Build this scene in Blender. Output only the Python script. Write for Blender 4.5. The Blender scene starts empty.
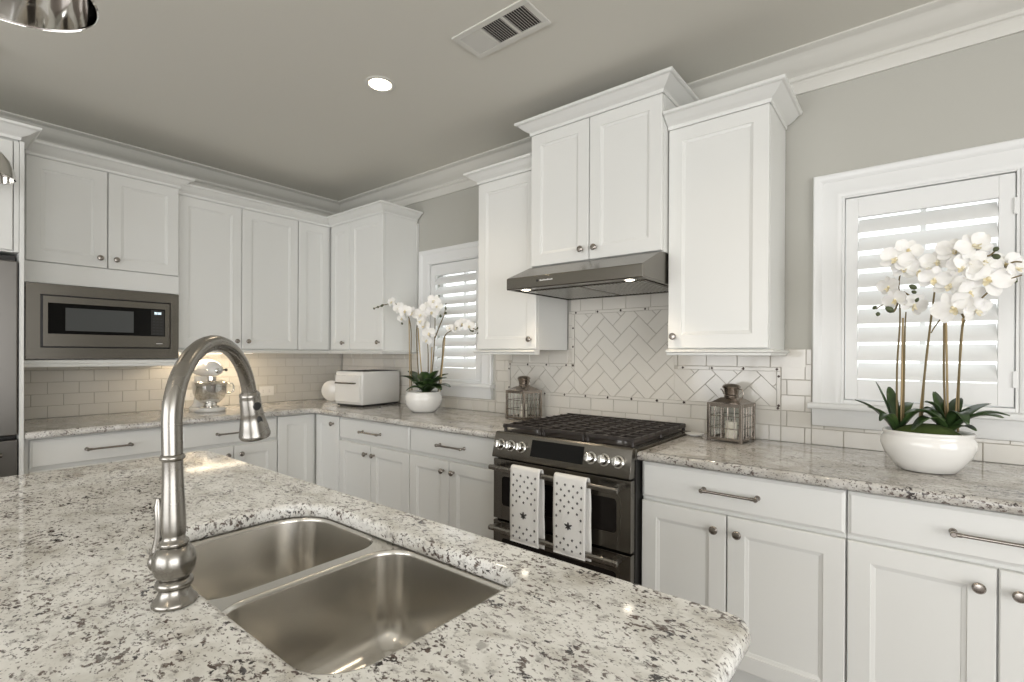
import bpy, bmesh, math, random
from mathutils import Vector, Matrix, Euler
random.seed(7)
SC = bpy.context.scene
COL = SC.collection
R = math.radians

# ------------------------------------------------------------------ camera
cam = bpy.data.objects.new('camera', bpy.data.cameras.new('camera'))
COL.objects.link(cam); SC.camera = cam
FPX = 498.8
cam.data.sensor_width = 36.0
cam.data.lens = FPX * 36.0 / 1024
cam.data.shift_y = 14.807 / 1024
cam.data.clip_start = 0.02
_y, _p, _r = R(38.758), R(-0.132), R(0.274)
_F = Vector((-math.sin(_y)*math.cos(_p), math.cos(_y)*math.cos(_p), math.sin(_p)))
_Rt = _F.cross(Vector((0, 0, 1))).normalized(); _U = _Rt.cross(_F)
_R2 = _Rt*math.cos(_r) + _U*math.sin(_r); _U2 = -_Rt*math.sin(_r) + _U*math.cos(_r)
CAM = Vector((3.984, -2.536, 1.301))
M = Matrix((_R2, _U2, -_F)).transposed().to_4x4(); M.translation = CAM
cam.matrix_world = M

# ------------------------------------------------------------------ world, lights, exposure
SC.view_settings.view_transform = 'Standard'
SC.view_settings.look = 'None'
SC.view_settings.gamma = 1
SC.view_settings.use_curve_mapping = False
SC.view_settings.exposure = -0.02
W = bpy.data.worlds.new('world'); SC.world = W; W.use_nodes = True
W.node_tree.nodes['Background'].inputs[0].default_value = (0.98, 0.985, 1.0, 1)
W.node_tree.nodes['Background'].inputs[1].default_value = 2.2

def area(name, loc, look, sx, sy, power, color):
    l = bpy.data.lights.new(name, 'AREA'); l.shape = 'RECTANGLE'; l.size = sx; l.size_y = sy
    l.energy = power; l.color = color
    o = bpy.data.objects.new(name, l); COL.objects.link(o); o.location = loc
    o.rotation_euler = Vector(look).to_track_quat('-Z', 'Y').to_euler()
    return o
# added fill lights behind the camera, set in invented wall openings
area('added_back_fill', (3.2, -6.6, 1.35), (0, 1, 0.05), 4.6, 2.2, 88, (0.99, 0.985, 0.975))
area('added_side_fill', (7.4, -3.9, 1.3), (-1, 0.1, 0.0), 3.8, 2.2, 92, (0.995, 0.985, 0.965))

def spot(name, loc, power, color=(1, .83, .62), ang=110, rad=.05, look=(0, 0, -1), blend=.8):
    l = bpy.data.lights.new(name, 'SPOT'); l.energy = power; l.color = color
    l.spot_size = R(ang); l.spot_blend = blend; l.shadow_soft_size = rad
    o = bpy.data.objects.new(name, l); COL.objects.link(o); o.location = loc
    o.rotation_euler = Vector(look).to_track_quat('-Z', 'Y').to_euler()
    return o

# ------------------------------------------------------------------ materials
def newmat(name):
    m = bpy.data.materials.new(name); m.use_nodes = True
    return m, m.node_tree, m.node_tree.nodes['Principled BSDF']
def mat(name, col, rough=.5, metal=0, spec=.5, bump=0, bscale=60, coat=0, **kw):
    m, nt, b = newmat(name)
    b.inputs['Base Color'].default_value = (*col, 1)
    b.inputs['Roughness'].default_value = rough
    b.inputs['Metallic'].default_value = metal
    b.inputs['Specular IOR Level'].default_value = spec
    if coat: b.inputs['Coat Weight'].default_value = coat; b.inputs['Coat Roughness'].default_value = .08
    for k, v in kw.items(): b.inputs[k].default_value = v
    if bump:
        tc = nt.nodes.new('ShaderNodeTexCoord'); n = nt.nodes.new('ShaderNodeTexNoise')
        n.inputs['Scale'].default_value = bscale; n.inputs['Detail'].default_value = 4
        bp = nt.nodes.new('ShaderNodeBump'); bp.inputs['Strength'].default_value = bump; bp.inputs['Distance'].default_value = .002
        nt.links.new(tc.outputs['Object'], n.inputs['Vector']); nt.links.new(n.outputs['Fac'], bp.inputs['Height'])
        nt.links.new(bp.outputs['Normal'], b.inputs['Normal'])
    return m
def ramp(nt, src, stops, interp='LINEAR'):
    r = nt.nodes.new('ShaderNodeValToRGB'); r.color_ramp.interpolation = interp
    e = r.color_ramp.elements
    while len(e) > 1: e.remove(e[-1])
    e[0].position = stops[0][0]; e[0].color = (*stops[0][1], 1)
    for p, c in stops[1:]:
        k = e.new(p); k.color = (*c, 1)
    nt.links.new(src, r.inputs['Fac']); return r.outputs['Color']
def mixc(nt, fac, a, b):
    mx = nt.nodes.new('ShaderNodeMix'); mx.data_type = 'RGBA'
    nt.links.new(fac, mx.inputs[0])
    for s, i in ((a, 6), (b, 7)):
        if isinstance(s, tuple): mx.inputs[i].default_value = (*s, 1)
        else: nt.links.new(s, mx.inputs[i])
    return mx.outputs[2]
def granite(name='speckled_granite', dark=0):
    m, nt, b = newmat(name)
    tc = nt.nodes.new('ShaderNodeTexCoord')
    mp = nt.nodes.new('ShaderNodeMapping'); mp.inputs['Rotation'].default_value = (0, 0, R(35)); mp.inputs['Scale'].default_value = (1, 1.45, 1.2)
    nt.links.new(tc.outputs['Object'], mp.inputs['Vector'])
    def noise(sc, det=3, rough=.55, dist=0, off=0):
        n = nt.nodes.new('ShaderNodeTexNoise'); n.inputs['Scale'].default_value = sc; n.inputs['Detail'].default_value = det
        n.inputs['Roughness'].default_value = rough; n.inputs['Distortion'].default_value = dist
        mm = nt.nodes.new('ShaderNodeVectorMath'); mm.operation = 'ADD'; mm.inputs[1].default_value = (off, off*1.7, off*.6)
        nt.links.new(mp.outputs[0], mm.inputs[0]); nt.links.new(mm.outputs[0], n.inputs['Vector'])
        return n.outputs['Fac']
    K = (0, 0, 0); Wh = (1, 1, 1)
    base = ramp(nt, noise(9, 5, .6, .4), [(.32, (.40, .375, .335)), (.46, (.52, .50, .46)), (.64, (.64, .625, .59))] if dark else [(.32, (.56, .535, .48)), (.43, (.74, .73, .69)), (.56, (.88, .875, .845))])  # dark variant: same speckle pattern over darker base tones
    cloud = ramp(nt, noise(38, 4, .65, .3, 3), [(.55, K), (.66, (.8, .8, .8))])
    c1 = mixc(nt, cloud, base, (.38, .365, .345))
    # clusters of mineral flecks
    clus = noise(7, 3, .6, .3, 11)
    fleck = noise(84, 3.5, .6, .35, 21)
    add = nt.nodes.new('ShaderNodeMath'); add.operation = 'MULTIPLY_ADD'; add.inputs[1].default_value = .38
    nt.links.new(clus, add.inputs[0]); nt.links.new(fleck, add.inputs[2])
    f1 = ramp(nt, add.outputs[0], [(.758, K), (.82, Wh)])
    fcol = ramp(nt, noise(24, 2, .5, 0, 41), [(.38, (.05, .045, .045)), (.50, (.14, .105, .09)), (.62, (.24, .225, .21))])
    c2 = mixc(nt, f1, c1, fcol)
    f2 = ramp(nt, noise(150, 3, .55, .0, 31), [(.60, K), (.67, (.9, .9, .9))])
    c3 = mixc(nt, f2, c2, (.10, .085, .075))
    nt.links.new(c3, b.inputs['Base Color'])
    b.inputs['Roughness'].default_value = .07
    b.inputs['Specular IOR Level'].default_value = .5
    return m
def brushed(name, col, rough, axis=(1, 1, 60), strength=.05):
    m, nt, b = newmat(name)
    b.inputs['Base Color'].default_value = (*col, 1); b.inputs['Metallic'].default_value = 1
    tc = nt.nodes.new('ShaderNodeTexCoord'); mp = nt.nodes.new('ShaderNodeMapping'); mp.inputs['Scale'].default_value = axis
    n = nt.nodes.new('ShaderNodeTexNoise'); n.inputs['Scale'].default_value = 12; n.inputs['Detail'].default_value = 3
    nt.links.new(tc.outputs['Object'], mp.inputs[0]); nt.links.new(mp.outputs[0], n.inputs['Vector'])
    mr = nt.nodes.new('ShaderNodeMapRange'); mr.inputs[3].default_value = rough - .015; mr.inputs[4].default_value = rough + .02
    nt.links.new(n.outputs['Fac'], mr.inputs[0]); nt.links.new(mr.outputs[0], b.inputs['Roughness'])
    bp = nt.nodes.new('ShaderNodeBump'); bp.inputs['Strength'].default_value = strength; bp.inputs['Distance'].default_value = .001
    nt.links.new(n.outputs['Fac'], bp.inputs['Height']); nt.links.new(bp.outputs['Normal'], b.inputs['Normal'])
    return m
def emis(name, col, s):
    m, nt, b = newmat(name)
    b.inputs['Base Color'].default_value = (*col, 1)
    b.inputs['Emission Color'].default_value = (*col, 1); b.inputs['Emission Strength'].default_value = s
    return m
def petal_mat(name, c1, c2, sc=25):
    m, nt, b = newmat(name)
    tc = nt.nodes.new('ShaderNodeTexCoord'); n = nt.nodes.new('ShaderNodeTexNoise'); n.inputs['Scale'].default_value = sc
    nt.links.new(tc.outputs['Object'], n.inputs['Vector'])
    nt.links.new(ramp(nt, n.outputs['Fac'], [(.35, c1), (.65, c2)]), b.inputs['Base Color'])
    b.inputs['Roughness'].default_value = .55
    b.inputs['Subsurface Weight'].default_value = .15; b.inputs['Subsurface Radius'].default_value = (.01, .01, .008)
    return m
MT = dict(
    cab=mat('white_cabinet_paint', (.765, .768, .742), .34, bump=.03, bscale=90),
    wall=mat('grey_wall_paint', (.475, .468, .425), .75, bump=.08, bscale=180),
    ceil=mat('ceiling_paint', (.68, .665, .605), .85, bump=.08, bscale=150),
    trim=mat('white_trim_paint', (.66, .65, .605), .4),
    casing=mat('bright_white_trim_paint', (.80, .805, .795), .35),
    floor=None,
    granite=granite(), granite_dark=granite('darker_speckled_granite', 1),
    steel=brushed('brushed_stainless', (.20, .187, .165), .26, (1, 1, 30), .006),
    steel_v=brushed('brushed_stainless_vertical', (.21, .20, .187), .32, (30, 30, 1), .006),
    sinksteel=brushed('satin_sink_steel', (.68, .66, .62), .24, (30, 30, 2), .008),
    nickel=brushed('brushed_nickel', (.32, .305, .28), .27, (1, 1, 1), .01),
    knob=mat('dark_nickel_hardware', (.36, .33, .30), .25, 1),
    chrome=mat('polished_chrome', (.80, .79, .77), .06, 1),
    lantern=mat('antiqued_silver_metal', (.34, .30, .265), .22, 1, bump=.1, bscale=120),
    black=mat('black_enamel', (.015, .014, .013), .35),
    iron=mat('cast_iron', (.028, .022, .019), .42, bump=.2, bscale=300),
    blackglass=mat('black_glass', (.006, .006, .006), .08, spec=.18),
    darkwin=mat('dark_oven_window', (.012, .010, .009), .08, spec=.2),
    mwwin=mat('microwave_mesh_window', (.075, .08, .08), .25),
    rubber=mat('black_rubber', (.02, .02, .02), .5),
    tile=mat('glazed_offwhite_tile', (.655, .63, .575), .10, coat=.25),
    grout=mat('grey_grout', (.47, .44, .385), .9),
    dot=mat('dark_bronze_inset', (.05, .035, .03), .3, .6),
    ceramic=mat('white_ceramic', (.84, .83, .80), .16, coat=.4),
    whiteapp=mat('white_appliance_enamel', (.72, .71, .68), .22, coat=.3),
    plastic=mat('white_outlet_plastic', (.82, .80, .76), .35),
    cloth=mat('white_cotton', (.86, .85, .82), .95, bump=.5, bscale=500),
    print=mat('dark_cloth_print', (.09, .087, .085), .95),
    candle=mat('ivory_candle', (.85, .80, .70), .5),
    soil=mat('green_moss', (.055, .085, .015), .95, bump=1, bscale=150),
    stem=mat('orchid_stem', (.16, .12, .05), .6),
    stake=mat('bamboo_stake', (.46, .34, .18), .6),
    bud=mat('green_bud', (.07, .085, .035), .5),
    petal=petal_mat('white_petals', (.86, .85, .81), (.93, .92, .90)),
    lip=petal_mat('cream_petal_throat', (.80, .70, .44), (.84, .80, .66), 60),
    glass=None,
    lit=emis('lit_lamp_lens', (1, .90, .74), 14),
    led=emis('lit_led_strip', (1, .88, .70), 5),
    digit=emis('lit_display_digits', (.85, .95, 1.0), 1.6),
    mark=mat('pale_printed_mark', (.75, .74, .72), .5),
    lens=mat('hood_lamp_housing', (.7, .7, .68), .3, 1),
)
def glassmat():
    m = bpy.data.materials.new('clear_glass'); m.use_nodes = True
    nt = m.node_tree; nt.nodes.clear()
    o = nt.nodes.new('ShaderNodeOutputMaterial'); t = nt.nodes.new('ShaderNodeBsdfTransparent'); g = nt.nodes.new('ShaderNodeBsdfGlossy')
    g.inputs['Roughness'].default_value = .02; f = nt.nodes.new('ShaderNodeMath'); f.operation = 'POWER'; lw = nt.nodes.new('ShaderNodeLayerWeight'); lw.inputs[0].default_value = .5
    f.inputs[1].default_value = 3.5; nt.links.new(lw.outputs['Facing'], f.inputs[0])
    f2 = nt.nodes.new('ShaderNodeMath'); f2.operation = 'MULTIPLY_ADD'; f2.inputs[1].default_value = .6; f2.inputs[2].default_value = .03; nt.links.new(f.outputs[0], f2.inputs[0]); f = f2
    t.inputs[0].default_value = (.96, .97, .96, 1)
    mx = nt.nodes.new('ShaderNodeMixShader')
    nt.links.new(f.outputs[0], mx.inputs[0]); nt.links.new(t.outputs[0], mx.inputs[1]); nt.links.new(g.outputs[0], mx.inputs[2])
    nt.links.new(mx.outputs[0], o.inputs[0]); return m
MT['glass'] = glassmat()
def leafmat():
    m, nt, b = newmat('dark_glossy_leaf')
    tc = nt.nodes.new('ShaderNodeTexCoord'); n = nt.nodes.new('ShaderNodeTexNoise'); n.inputs['Scale'].default_value = 18
    nt.links.new(tc.outputs['Object'], n.inputs['Vector'])
    nt.links.new(ramp(nt, n.outputs['Fac'], [(.35, (.018, .035, .014)), (.6, (.045, .085, .025)), (.75, (.10, .14, .05))]), b.inputs['Base Color'])
    b.inputs['Roughness'].default_value = .28
    return m
MT['leaf'] = leafmat()
def floormat():
    m, nt, b = newmat('grey_wood_floor')
    tc = nt.nodes.new('ShaderNodeTexCoord'); mp = nt.nodes.new('ShaderNodeMapping'); mp.inputs['Scale'].default_value = (1, 12, 1)
    n = nt.nodes.new('ShaderNodeTexNoise'); n.inputs['Scale'].default_value = 3; n.inputs['Detail'].default_value = 6
    nt.links.new(tc.outputs['Object'], mp.inputs[0]); nt.links.new(mp.outputs[0], n.inputs['Vector'])
    col = ramp(nt, n.outputs['Fac'], [(.3, (.17, .145, .135)), (.7, (.30, .265, .25))])
    br = nt.nodes.new('ShaderNodeTexBrick'); br.inputs['Scale'].default_value = 1; br.inputs['Mortar Size'].default_value = .003
    br.inputs['Brick Width'].default_value = 1.2; br.inputs['Row Height'].default_value = .13
    br.inputs['Mortar'].default_value = (.06, .05, .05, 1)
    nt.links.new(tc.outputs['Object'], br.inputs['Vector']); nt.links.new(col, br.inputs['Color1']); nt.links.new(col, br.inputs['Color2'])
    nt.links.new(br.outputs['Color'], b.inputs['Base Color']); b.inputs['Roughness'].default_value = .35
    return m
MT['floor'] = floormat()

# ------------------------------------------------------------------ mesh helpers
class MB:
    def __init__(s): s.v = []; s.f = []; s.m = []; s.T = Matrix.Identity(4)
    def add(s, vs, fs, mi=0):
        o = len(s.v); s.v += [tuple(s.T @ Vector(v)) for v in vs]
        for f in fs: s.f.append([i+o for i in f]); s.m.append(mi)
        return s
    def box(s, x0, x1, y0, y1, z0, z1, mi=0):
        vs = [(x, y, z) for z in (z0, z1) for y in (y0, y1) for x in (x0, x1)]
        return s.add(vs, [(0, 2, 3, 1), (4, 5, 7, 6), (0, 1, 5, 4), (2, 6, 7, 3), (1, 3, 7, 5), (0, 4, 6, 2)], mi)
    def cbox(s, c, d, mi=0): return s.box(c[0]-d[0]/2, c[0]+d[0]/2, c[1]-d[1]/2, c[1]+d[1]/2, c[2]-d[2]/2, c[2]+d[2]/2, mi)
    def rings(s, rs, cap=True, mi=0, closed=True):
        n = len(rs[0]); vs = [p for r in rs for p in r]; fs = []
        for i in range(len(rs)-1):
            for j in range(n if closed else n-1):
                k = (j+1) % n; fs.append((i*n+j, i*n+k, (i+1)*n+k, (i+1)*n+j))
        if cap and closed: fs.append(tuple(range(n-1, -1, -1))); fs.append(tuple((len(rs)-1)*n+j for j in range(n)))
        return s.add(vs, fs, mi)
    def lathe(s, prof, c=(0, 0, 0), axis=(0, 0, 1), n=32, mi=0, cap=True, sx=1, sy=1):
        q = Vector(axis).to_track_quat('Z', 'Y'); rs = []
        for r, h in prof:
            rs.append([Vector(c) + q @ Vector((max(r, 1e-4)*sx*math.cos(2*math.pi*j/n), max(r, 1e-4)*sy*math.sin(2*math.pi*j/n), h)) for j in range(n)])
        return s.rings(rs, cap, mi)
    def tube(s, pts, rad, n=12, mi=0, cap=True, flat=1.0):
        pts = [Vector(p) for p in pts]
        if not hasattr(rad, '__len__'): rad = [rad]*len(pts)
        rs = []; up = None
        for i, p in enumerate(pts):
            t = (pts[min(i+1, len(pts)-1)] - pts[max(i-1, 0)]).normalized()
            if up is None:
                up = Vector((0, 0, 1)) if abs(t.z) < .9 else Vector((1, 0, 0))
            a = t.cross(up).normalized(); b = a.cross(t).normalized(); up = b
            rs.append([p + a*rad[i]*math.cos(2*math.pi*j/n) + b*rad[i]*flat*math.sin(2*math.pi*j/n) for j in range(n)])
        return s.rings(rs, cap, mi)
    def build(s, name, m, parent=None, smooth=35, bevel=0, segs=2, label=None, fix=True):
        me = bpy.data.meshes.new(name); me.from_pydata(s.v, [], s.f)
        ms = m if isinstance(m, (list, tuple)) else [m]
        for k in ms: me.materials.append(MT[k])
        for p, i in zip(me.polygons, s.m): p.material_index = i
        if fix:
            bm = bmesh.new(); bm.from_mesh(me); bmesh.ops.recalc_face_normals(bm, faces=bm.faces); bm.to_mesh(me); bm.free()
        if smooth:
            me.polygons.foreach_set('use_smooth', [True]*len(me.polygons)); me.set_sharp_from_angle(angle=R(smooth))
        me.update()
        o = bpy.data.objects.new(name, me); COL.objects.link(o)
        if parent: o.parent = parent
        if bevel:
            b = o.modifiers.new('bevel', 'BEVEL'); b.width = bevel; b.segments = segs; b.limit_method = 'ANGLE'; b.angle_limit = R(40)
            b.harden_normals = True
        if label: o['label'] = label
        return o
def root(name, label, cat, loc=(0, 0, 0), rz=0, group=None):
    o = bpy.data.objects.new(name, None); COL.objects.link(o); o.location = loc; o.rotation_euler = (0, 0, rz)
    o.empty_display_size = .05
    o['label'] = label; o['category'] = cat
    if group: o['group'] = group
    return o
def tag(o, label, cat, group=None):
    o['label'] = label; o['category'] = cat
    if group: o['group'] = group
    return o
def struct(o): o['kind'] = 'structure'; return o
def sroot(name, loc=(0, 0, 0), rz=0):
    o = bpy.data.objects.new(name, None); COL.objects.link(o); o.location = loc; o.rotation_euler = (0, 0, rz); o['kind'] = 'structure'; return o

def sweep(mb, prof, path, zoff=0, closed=False, mi=0):
    """prof: (out, z) closed polygon; path: 2D points, out = right-hand side of travel, mitred"""
    P = [Vector((p[0], p[1])) for p in path]; n = len(P); rs = []
    for i in range(n):
        a = P[i-1] if (i > 0 or closed) else None; c = P[(i+1) % n] if (i < n-1 or closed) else None
        d1 = (P[i]-a).normalized() if a is not None else None; d2 = (c-P[i]).normalized() if c is not None else None
        if d1 is None: d1 = d2
        if d2 is None: d2 = d1
        n1 = Vector((d1.y, -d1.x)); n2 = Vector((d2.y, -d2.x)); m = (n1+n2); m = m/(m.length_squared/2) if m.length > 1e-6 else n1
        rs.append([(P[i].x+m.x*o, P[i].y+m.y*o, z+zoff) for o, z in prof])
    if closed: rs.append(rs[0])
    return mb.rings(rs, not closed, mi)
def rrect(x0, x1, y0, y1, r, n=6):
    pts = []
    for cx, cy, a0 in ((x1-r, y0+r, -90), (x1-r, y1-r, 0), (x0+r, y1-r, 90), (x0+r, y0+r, 180)):
        for k in range(n+1):
            a = R(a0+90*k/n); pts.append((cx+r*math.cos(a), cy+r*math.sin(a)))
    return pts
def offset_poly(pts, d):
    """inward offset of a CCW polygon"""
    out = []; n = len(pts)
    for i in range(n):
        a = Vector(pts[i-1]); b = Vector(pts[i]); c = Vector(pts[(i+1) % n])
        d1 = (b-a); d2 = (c-b)
        if d1.length < 1e-7: d1 = d2
        if d2.length < 1e-7: d2 = d1
        d1 = d1.normalized(); d2 = d2.normalized()
        n1 = Vector((-d1.y, d1.x)); n2 = Vector((-d2.y, d2.x)); m = n1+n2; m = m/(max(m.length_squared, .2)/2)
        out.append((b.x+m.x*d, b.y+m.y*d))
    return out
def slab(outer, zt, zb, hole=None, m='granite'):
    """stone slab with rounded top edge; outer CCW, optional hole CCW"""
    bm = bmesh.new()
    prof = [(.006, zb), (.0015, zb+.004), (0, zb+.010), (0, zt-.014), (.0015, zt-.008), (.005, zt-.003), (.012, zt)]
    def loops(poly, sgn):
        L = []
        for off, z in prof:
            q = offset_poly(poly, off*sgn); L.append([bm.verts.new((x, y, z)) for x, y in q])
        for i in range(len(L)-1):
            n = len(L[i])
            for j in range(n):
                k = (j+1) % n
                try: bm.faces.new((L[i][j], L[i][k], L[i+1][k], L[i+1][j]))
                except ValueError: pass
        return L
    A = loops(outer, 1); H = loops(hole, -1) if hole else None
    for idx in (-1, 0):
        es = []
        for L in ([A, H] if H else [A]):
            v = L[idx]; es += [bm.edges.get((v[i], v[(i+1) % len(v)])) for i in range(len(v))]
        bmesh.ops.triangle_fill(bm, use_beauty=True, use_dissolve=False, edges=[e for e in es if e])
    bmesh.ops.recalc_face_normals(bm, faces=bm.faces)
    me = bpy.data.meshes.new('slab'); bm.to_mesh(me); bm.free()
    me.materials.append(MT[m])
    me.polygons.foreach_set('use_smooth', [True]*len(me.polygons)); me.set_sharp_from_angle(angle=R(50))
    for p in me.polygons:
        if abs(p.normal.z) > .9995: p.use_smooth = False
    me.update()
    return me
def rectloft(mb, x0, x1, z0, z1, prof, mi=0):
    """stack of rectangles in the xz plane; prof (inset, y)"""
    return mb.rings([[(x0+i, y, z0+i), (x1-i, y, z0+i), (x1-i, y, z1-i), (x0+i, y, z1-i)] for i, y in prof], True, mi)
def shaker(x0, x1, z0, z1, yf, t=.02, rail=.06):
    mb = MB(); r = min(rail, (x1-x0)*.28)
    return rectloft(mb, x0, x1, z0, z1, [(0, yf+t), (0, yf+.003), (.003, yf), (r, yf), (r+.0015, yf+.0035), (r+.012, yf+.0065), (r+.013, yf+.008)])
def slabfront(x0, x1, z0, z1, yf, t=.02):
    return rectloft(MB(), x0, x1, z0, z1, [(0, yf+t), (0, yf+.007), (.004, yf+.005), (.010, yf)])
def knob(x, z, yf, parent):
    mb = MB(); mb.lathe([(.007, 0), (.006, .006), (.0055, .012), (.012, .017), (.0155, .022), (.0155, .026), (.012, .030), (.004, .0315), (0, .0315)], (x, yf, z), (0, -1, 0), 20)
    return mb.build('knob', 'knob', parent)
def pull(x0, x1, z, yf, parent):
    mb = MB(); yb = yf-.030
    mb.tube([(x0, yb, z), (x1, yb, z)], .0052, 12)
    for x in (x0, x1):
        s = 1 if x == x0 else -1
        mb.lathe([(.010, 0), (.009, .003), (.0062, .006), (.0062, .022), (.0085, .026), (.0085, .035), (.006, .038), (0, .038)], (x, yf, z), (0, -1, 0), 16)
        mb.lathe([(.0065, 0), (.0065, .012), (.0052, .016)], (x+s*.004, yb, z), (s, 0, 0), 14)
    return mb.build('handle', 'knob', parent)

# ------------------------------------------------------------------ room shell
FZ, H = .054, 2.612
XR, YB = 7.3, -6.5
def wall_with_openings(name, fn, u0, u1, holes, z0=FZ-.1, z1=H+.05, m='wall'):
    """fn(mb,u0,u1,z0,z1) adds a box"""
    mb = MB(); us = sorted({u0, u1, *[h[0] for h in holes], *[h[1] for h in holes]})
    for a, b in zip(us, us[1:]):
        hs = sorted([(h[2], h[3]) for h in holes if h[0] <= a and h[1] >= b]); z = z0
        for lo, hi in hs: fn(mb, a, b, z, lo); z = hi
        fn(mb, a, b, z, z1)
    o = mb.build(name, m, smooth=0); return struct(o)
WIN = [(1.157, 1.684), (3.748, 4.283)]
WZ0, WZ1 = 1.10, 1.985
wall_with_openings('wall_right', lambda mb, a, b, z, w: mb.box(a, b, 0, .15, z, w), -.15, XR, [(a, b, WZ0, WZ1) for a, b in WIN])
wall_with_openings('wall_left', lambda mb, a, b, z, w: mb.box(-.15, 0, a, b, z, w), YB, 0, [])
wall_with_openings('wall_back', lambda mb, a, b, z, w: mb.box(a, b, YB-.15, YB, z, w), -.15, XR, [(.9, 5.5, FZ+.02, 2.35)])
wall_with_openings('wall_side', lambda mb, a, b, z, w: mb.box(XR, XR+.15, a, b, z, w), YB-.15, .15, [(-5.9, -1.9, .15, 2.45)])
struct(MB().box(-.15, XR+.15, YB-.15, .15, FZ-.1, FZ).build('floor', 'floor', smooth=0))
struct(MB().box(-.15, XR+.15, YB-.15, .15, H, H+.1).build('ceiling', 'ceil', smooth=0))
CR = [(0, 2.466), (.010, 2.466), (.012, 2.472), (.012, 2.512), (.016, 2.518), (.024, 2.521), (.028, 2.528), (.028, 2.536), (.034, 2.541), (.046, 2.546),
      (.070, 2.562), (.088, 2.582), (.100, 2.594), (.106, 2.597), (.118, 2.599), (.126, 2.604), (.132, 2.606), (.132, H), (0, H)]
struct(sweep(MB(), CR, [(0, YB), (0, 0), (XR, 0)]).build('trim_1', 'trim', smooth=25))
BB = [(0, FZ), (.014, FZ), (.014, FZ+.10), (.008, FZ+.115), (0, FZ+.12)]
struct(sweep(MB(), BB, [(4.62, 0), (XR, 0)]).build('baseboard_right', 'trim'))

def window(n, x0, x1):
    """x0,x1 = casing inner edges"""
    w = sroot('window_%d' % n)
    cw = .104; zi0, zi1 = 1.10, 1.975
    P = [(0, 0), (0, -.012), (.008, -.016), (.020, -.017), (.030, -.014), (.070, -.014), (.078, -.020), (.092, -.026), (.100, -.026), (cw, -.022), (cw, 0)]
    mb = MB()   # mitred casing: left, top, right
    rs = []
    for (px, pz, dx, dz) in ((x0, zi0, -1, 0), (x0, zi1, -1, 1), (x1, zi1, 1, 1), (x1, zi0, 1, 0)):
        rs.append([(px+dx*o, y-.001, pz+dz*o) for o, y in P])
    mb.rings(rs); mb.build('casing', 'casing', w, smooth=25)
    ov = .014
    sl = [(0, 1.074), (-.040, 1.074), (-.046, 1.078), (-.048, 1.087), (-.046, 1.096), (-.040, 1.100), (.15, 1.100), (.15, 1.074)]
    MB().rings([[(x, y-.001 if y <= 0 else y, z) for y, z in sl] for x in (x0-cw-ov, x1+cw+ov)]).build('sill', 'casing', w, smooth=25)
    ap = [(0, 1.000), (-.014, 1.000), (-.018, 1.008), (-.020, 1.045), (-.026, 1.058), (-.030, 1.0735), (0, 1.0735)]
    MB().rings([[(x+s*(y*-.0)+s2*0, y-.001, z) for y, z in ap] for x, s, s2 in ((x0-cw, 1, 0), (x1+cw, 1, 0))]).build('apron', 'casing', w, smooth=25)
    # shutter frame lining the opening
    mb = MB(); f = .010
    for a, b, c, d in ((x0, x0+f, zi0, WZ1), (x1-f, x1, zi0, WZ1), (x0+f, x1-f, WZ1-f-.006, WZ1), (x0+f, x1-f, zi0, zi0+.016)):
        mb.box(a, b, -.010, .06, c, d)
    mb.build('shutter_frame', 'casing', w, bevel=.0015)
    px0, px1, pz0, pz1 = x0+f+.003, x1-f-.003, zi0+.020, WZ1-f-.010
    sh = MB(); st = .043; zt, zb = 1.884, 1.203
    sh.box(px0, px0+st, -.004, .024, pz0, pz1); sh.box(px1-st, px1, -.004, .024, pz0, pz1)
    sh.box(px0+st, px1-st, -.004, .024, zt, pz1); sh.box(px0+st, px1-st, -.004, .024, pz0, zb)
    shp = sh.build('shutter_panel', 'casing', w, bevel=.0015)
    for hz in (pz0+.10, pz1-.12):
        MB().box(px1-.004, px1+.010, -.012, -.0045, hz-.03, hz+.03).build('hinge', 'casing', w, bevel=.001)
    N = 9; sp = (zt-zb)/N; ch = .083; tk = .0105; ang = R(52)
    for k in range(N):
        zc = zb+sp*(k+.5); ring = []
        for j in range(14):
            a = 2*math.pi*j/14; u = ch/2*math.cos(a); v = tk/2*math.sin(a)
            ring.append((u*math.cos(ang)-v*math.sin(ang), u*math.sin(ang)+v*math.cos(ang)))
        MB().rings([[(x, .012+yy, zc+zz) for yy, zz in ring] for x in (px0+st+.001, px1-st-.001)]).build('louver', 'casing', shp, smooth=50)
    # sash behind
    s = MB(); xm = (x0+x1)/2
    for a, b, c, d in ((x0, x0+.035, zi0, WZ1), (x1-.035, x1, zi0, WZ1), (x0+.035, x1-.035, WZ1-.04, WZ1), (x0+.035, x1-.035, zi0, zi0+.045), (xm-.009, xm+.009, zi0+.045, WZ1-.04)):
        s.box(a, b, .10, .13, c, d)
    s.build('sash', 'casing', w)
    MB().box(x0+.03, x1-.03, .112, .118, zi0+.04, WZ1-.035).build('pane', 'glass', w, smooth=0)
for i, (a, b) in enumerate(WIN): window(i+1, a, b)

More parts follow.
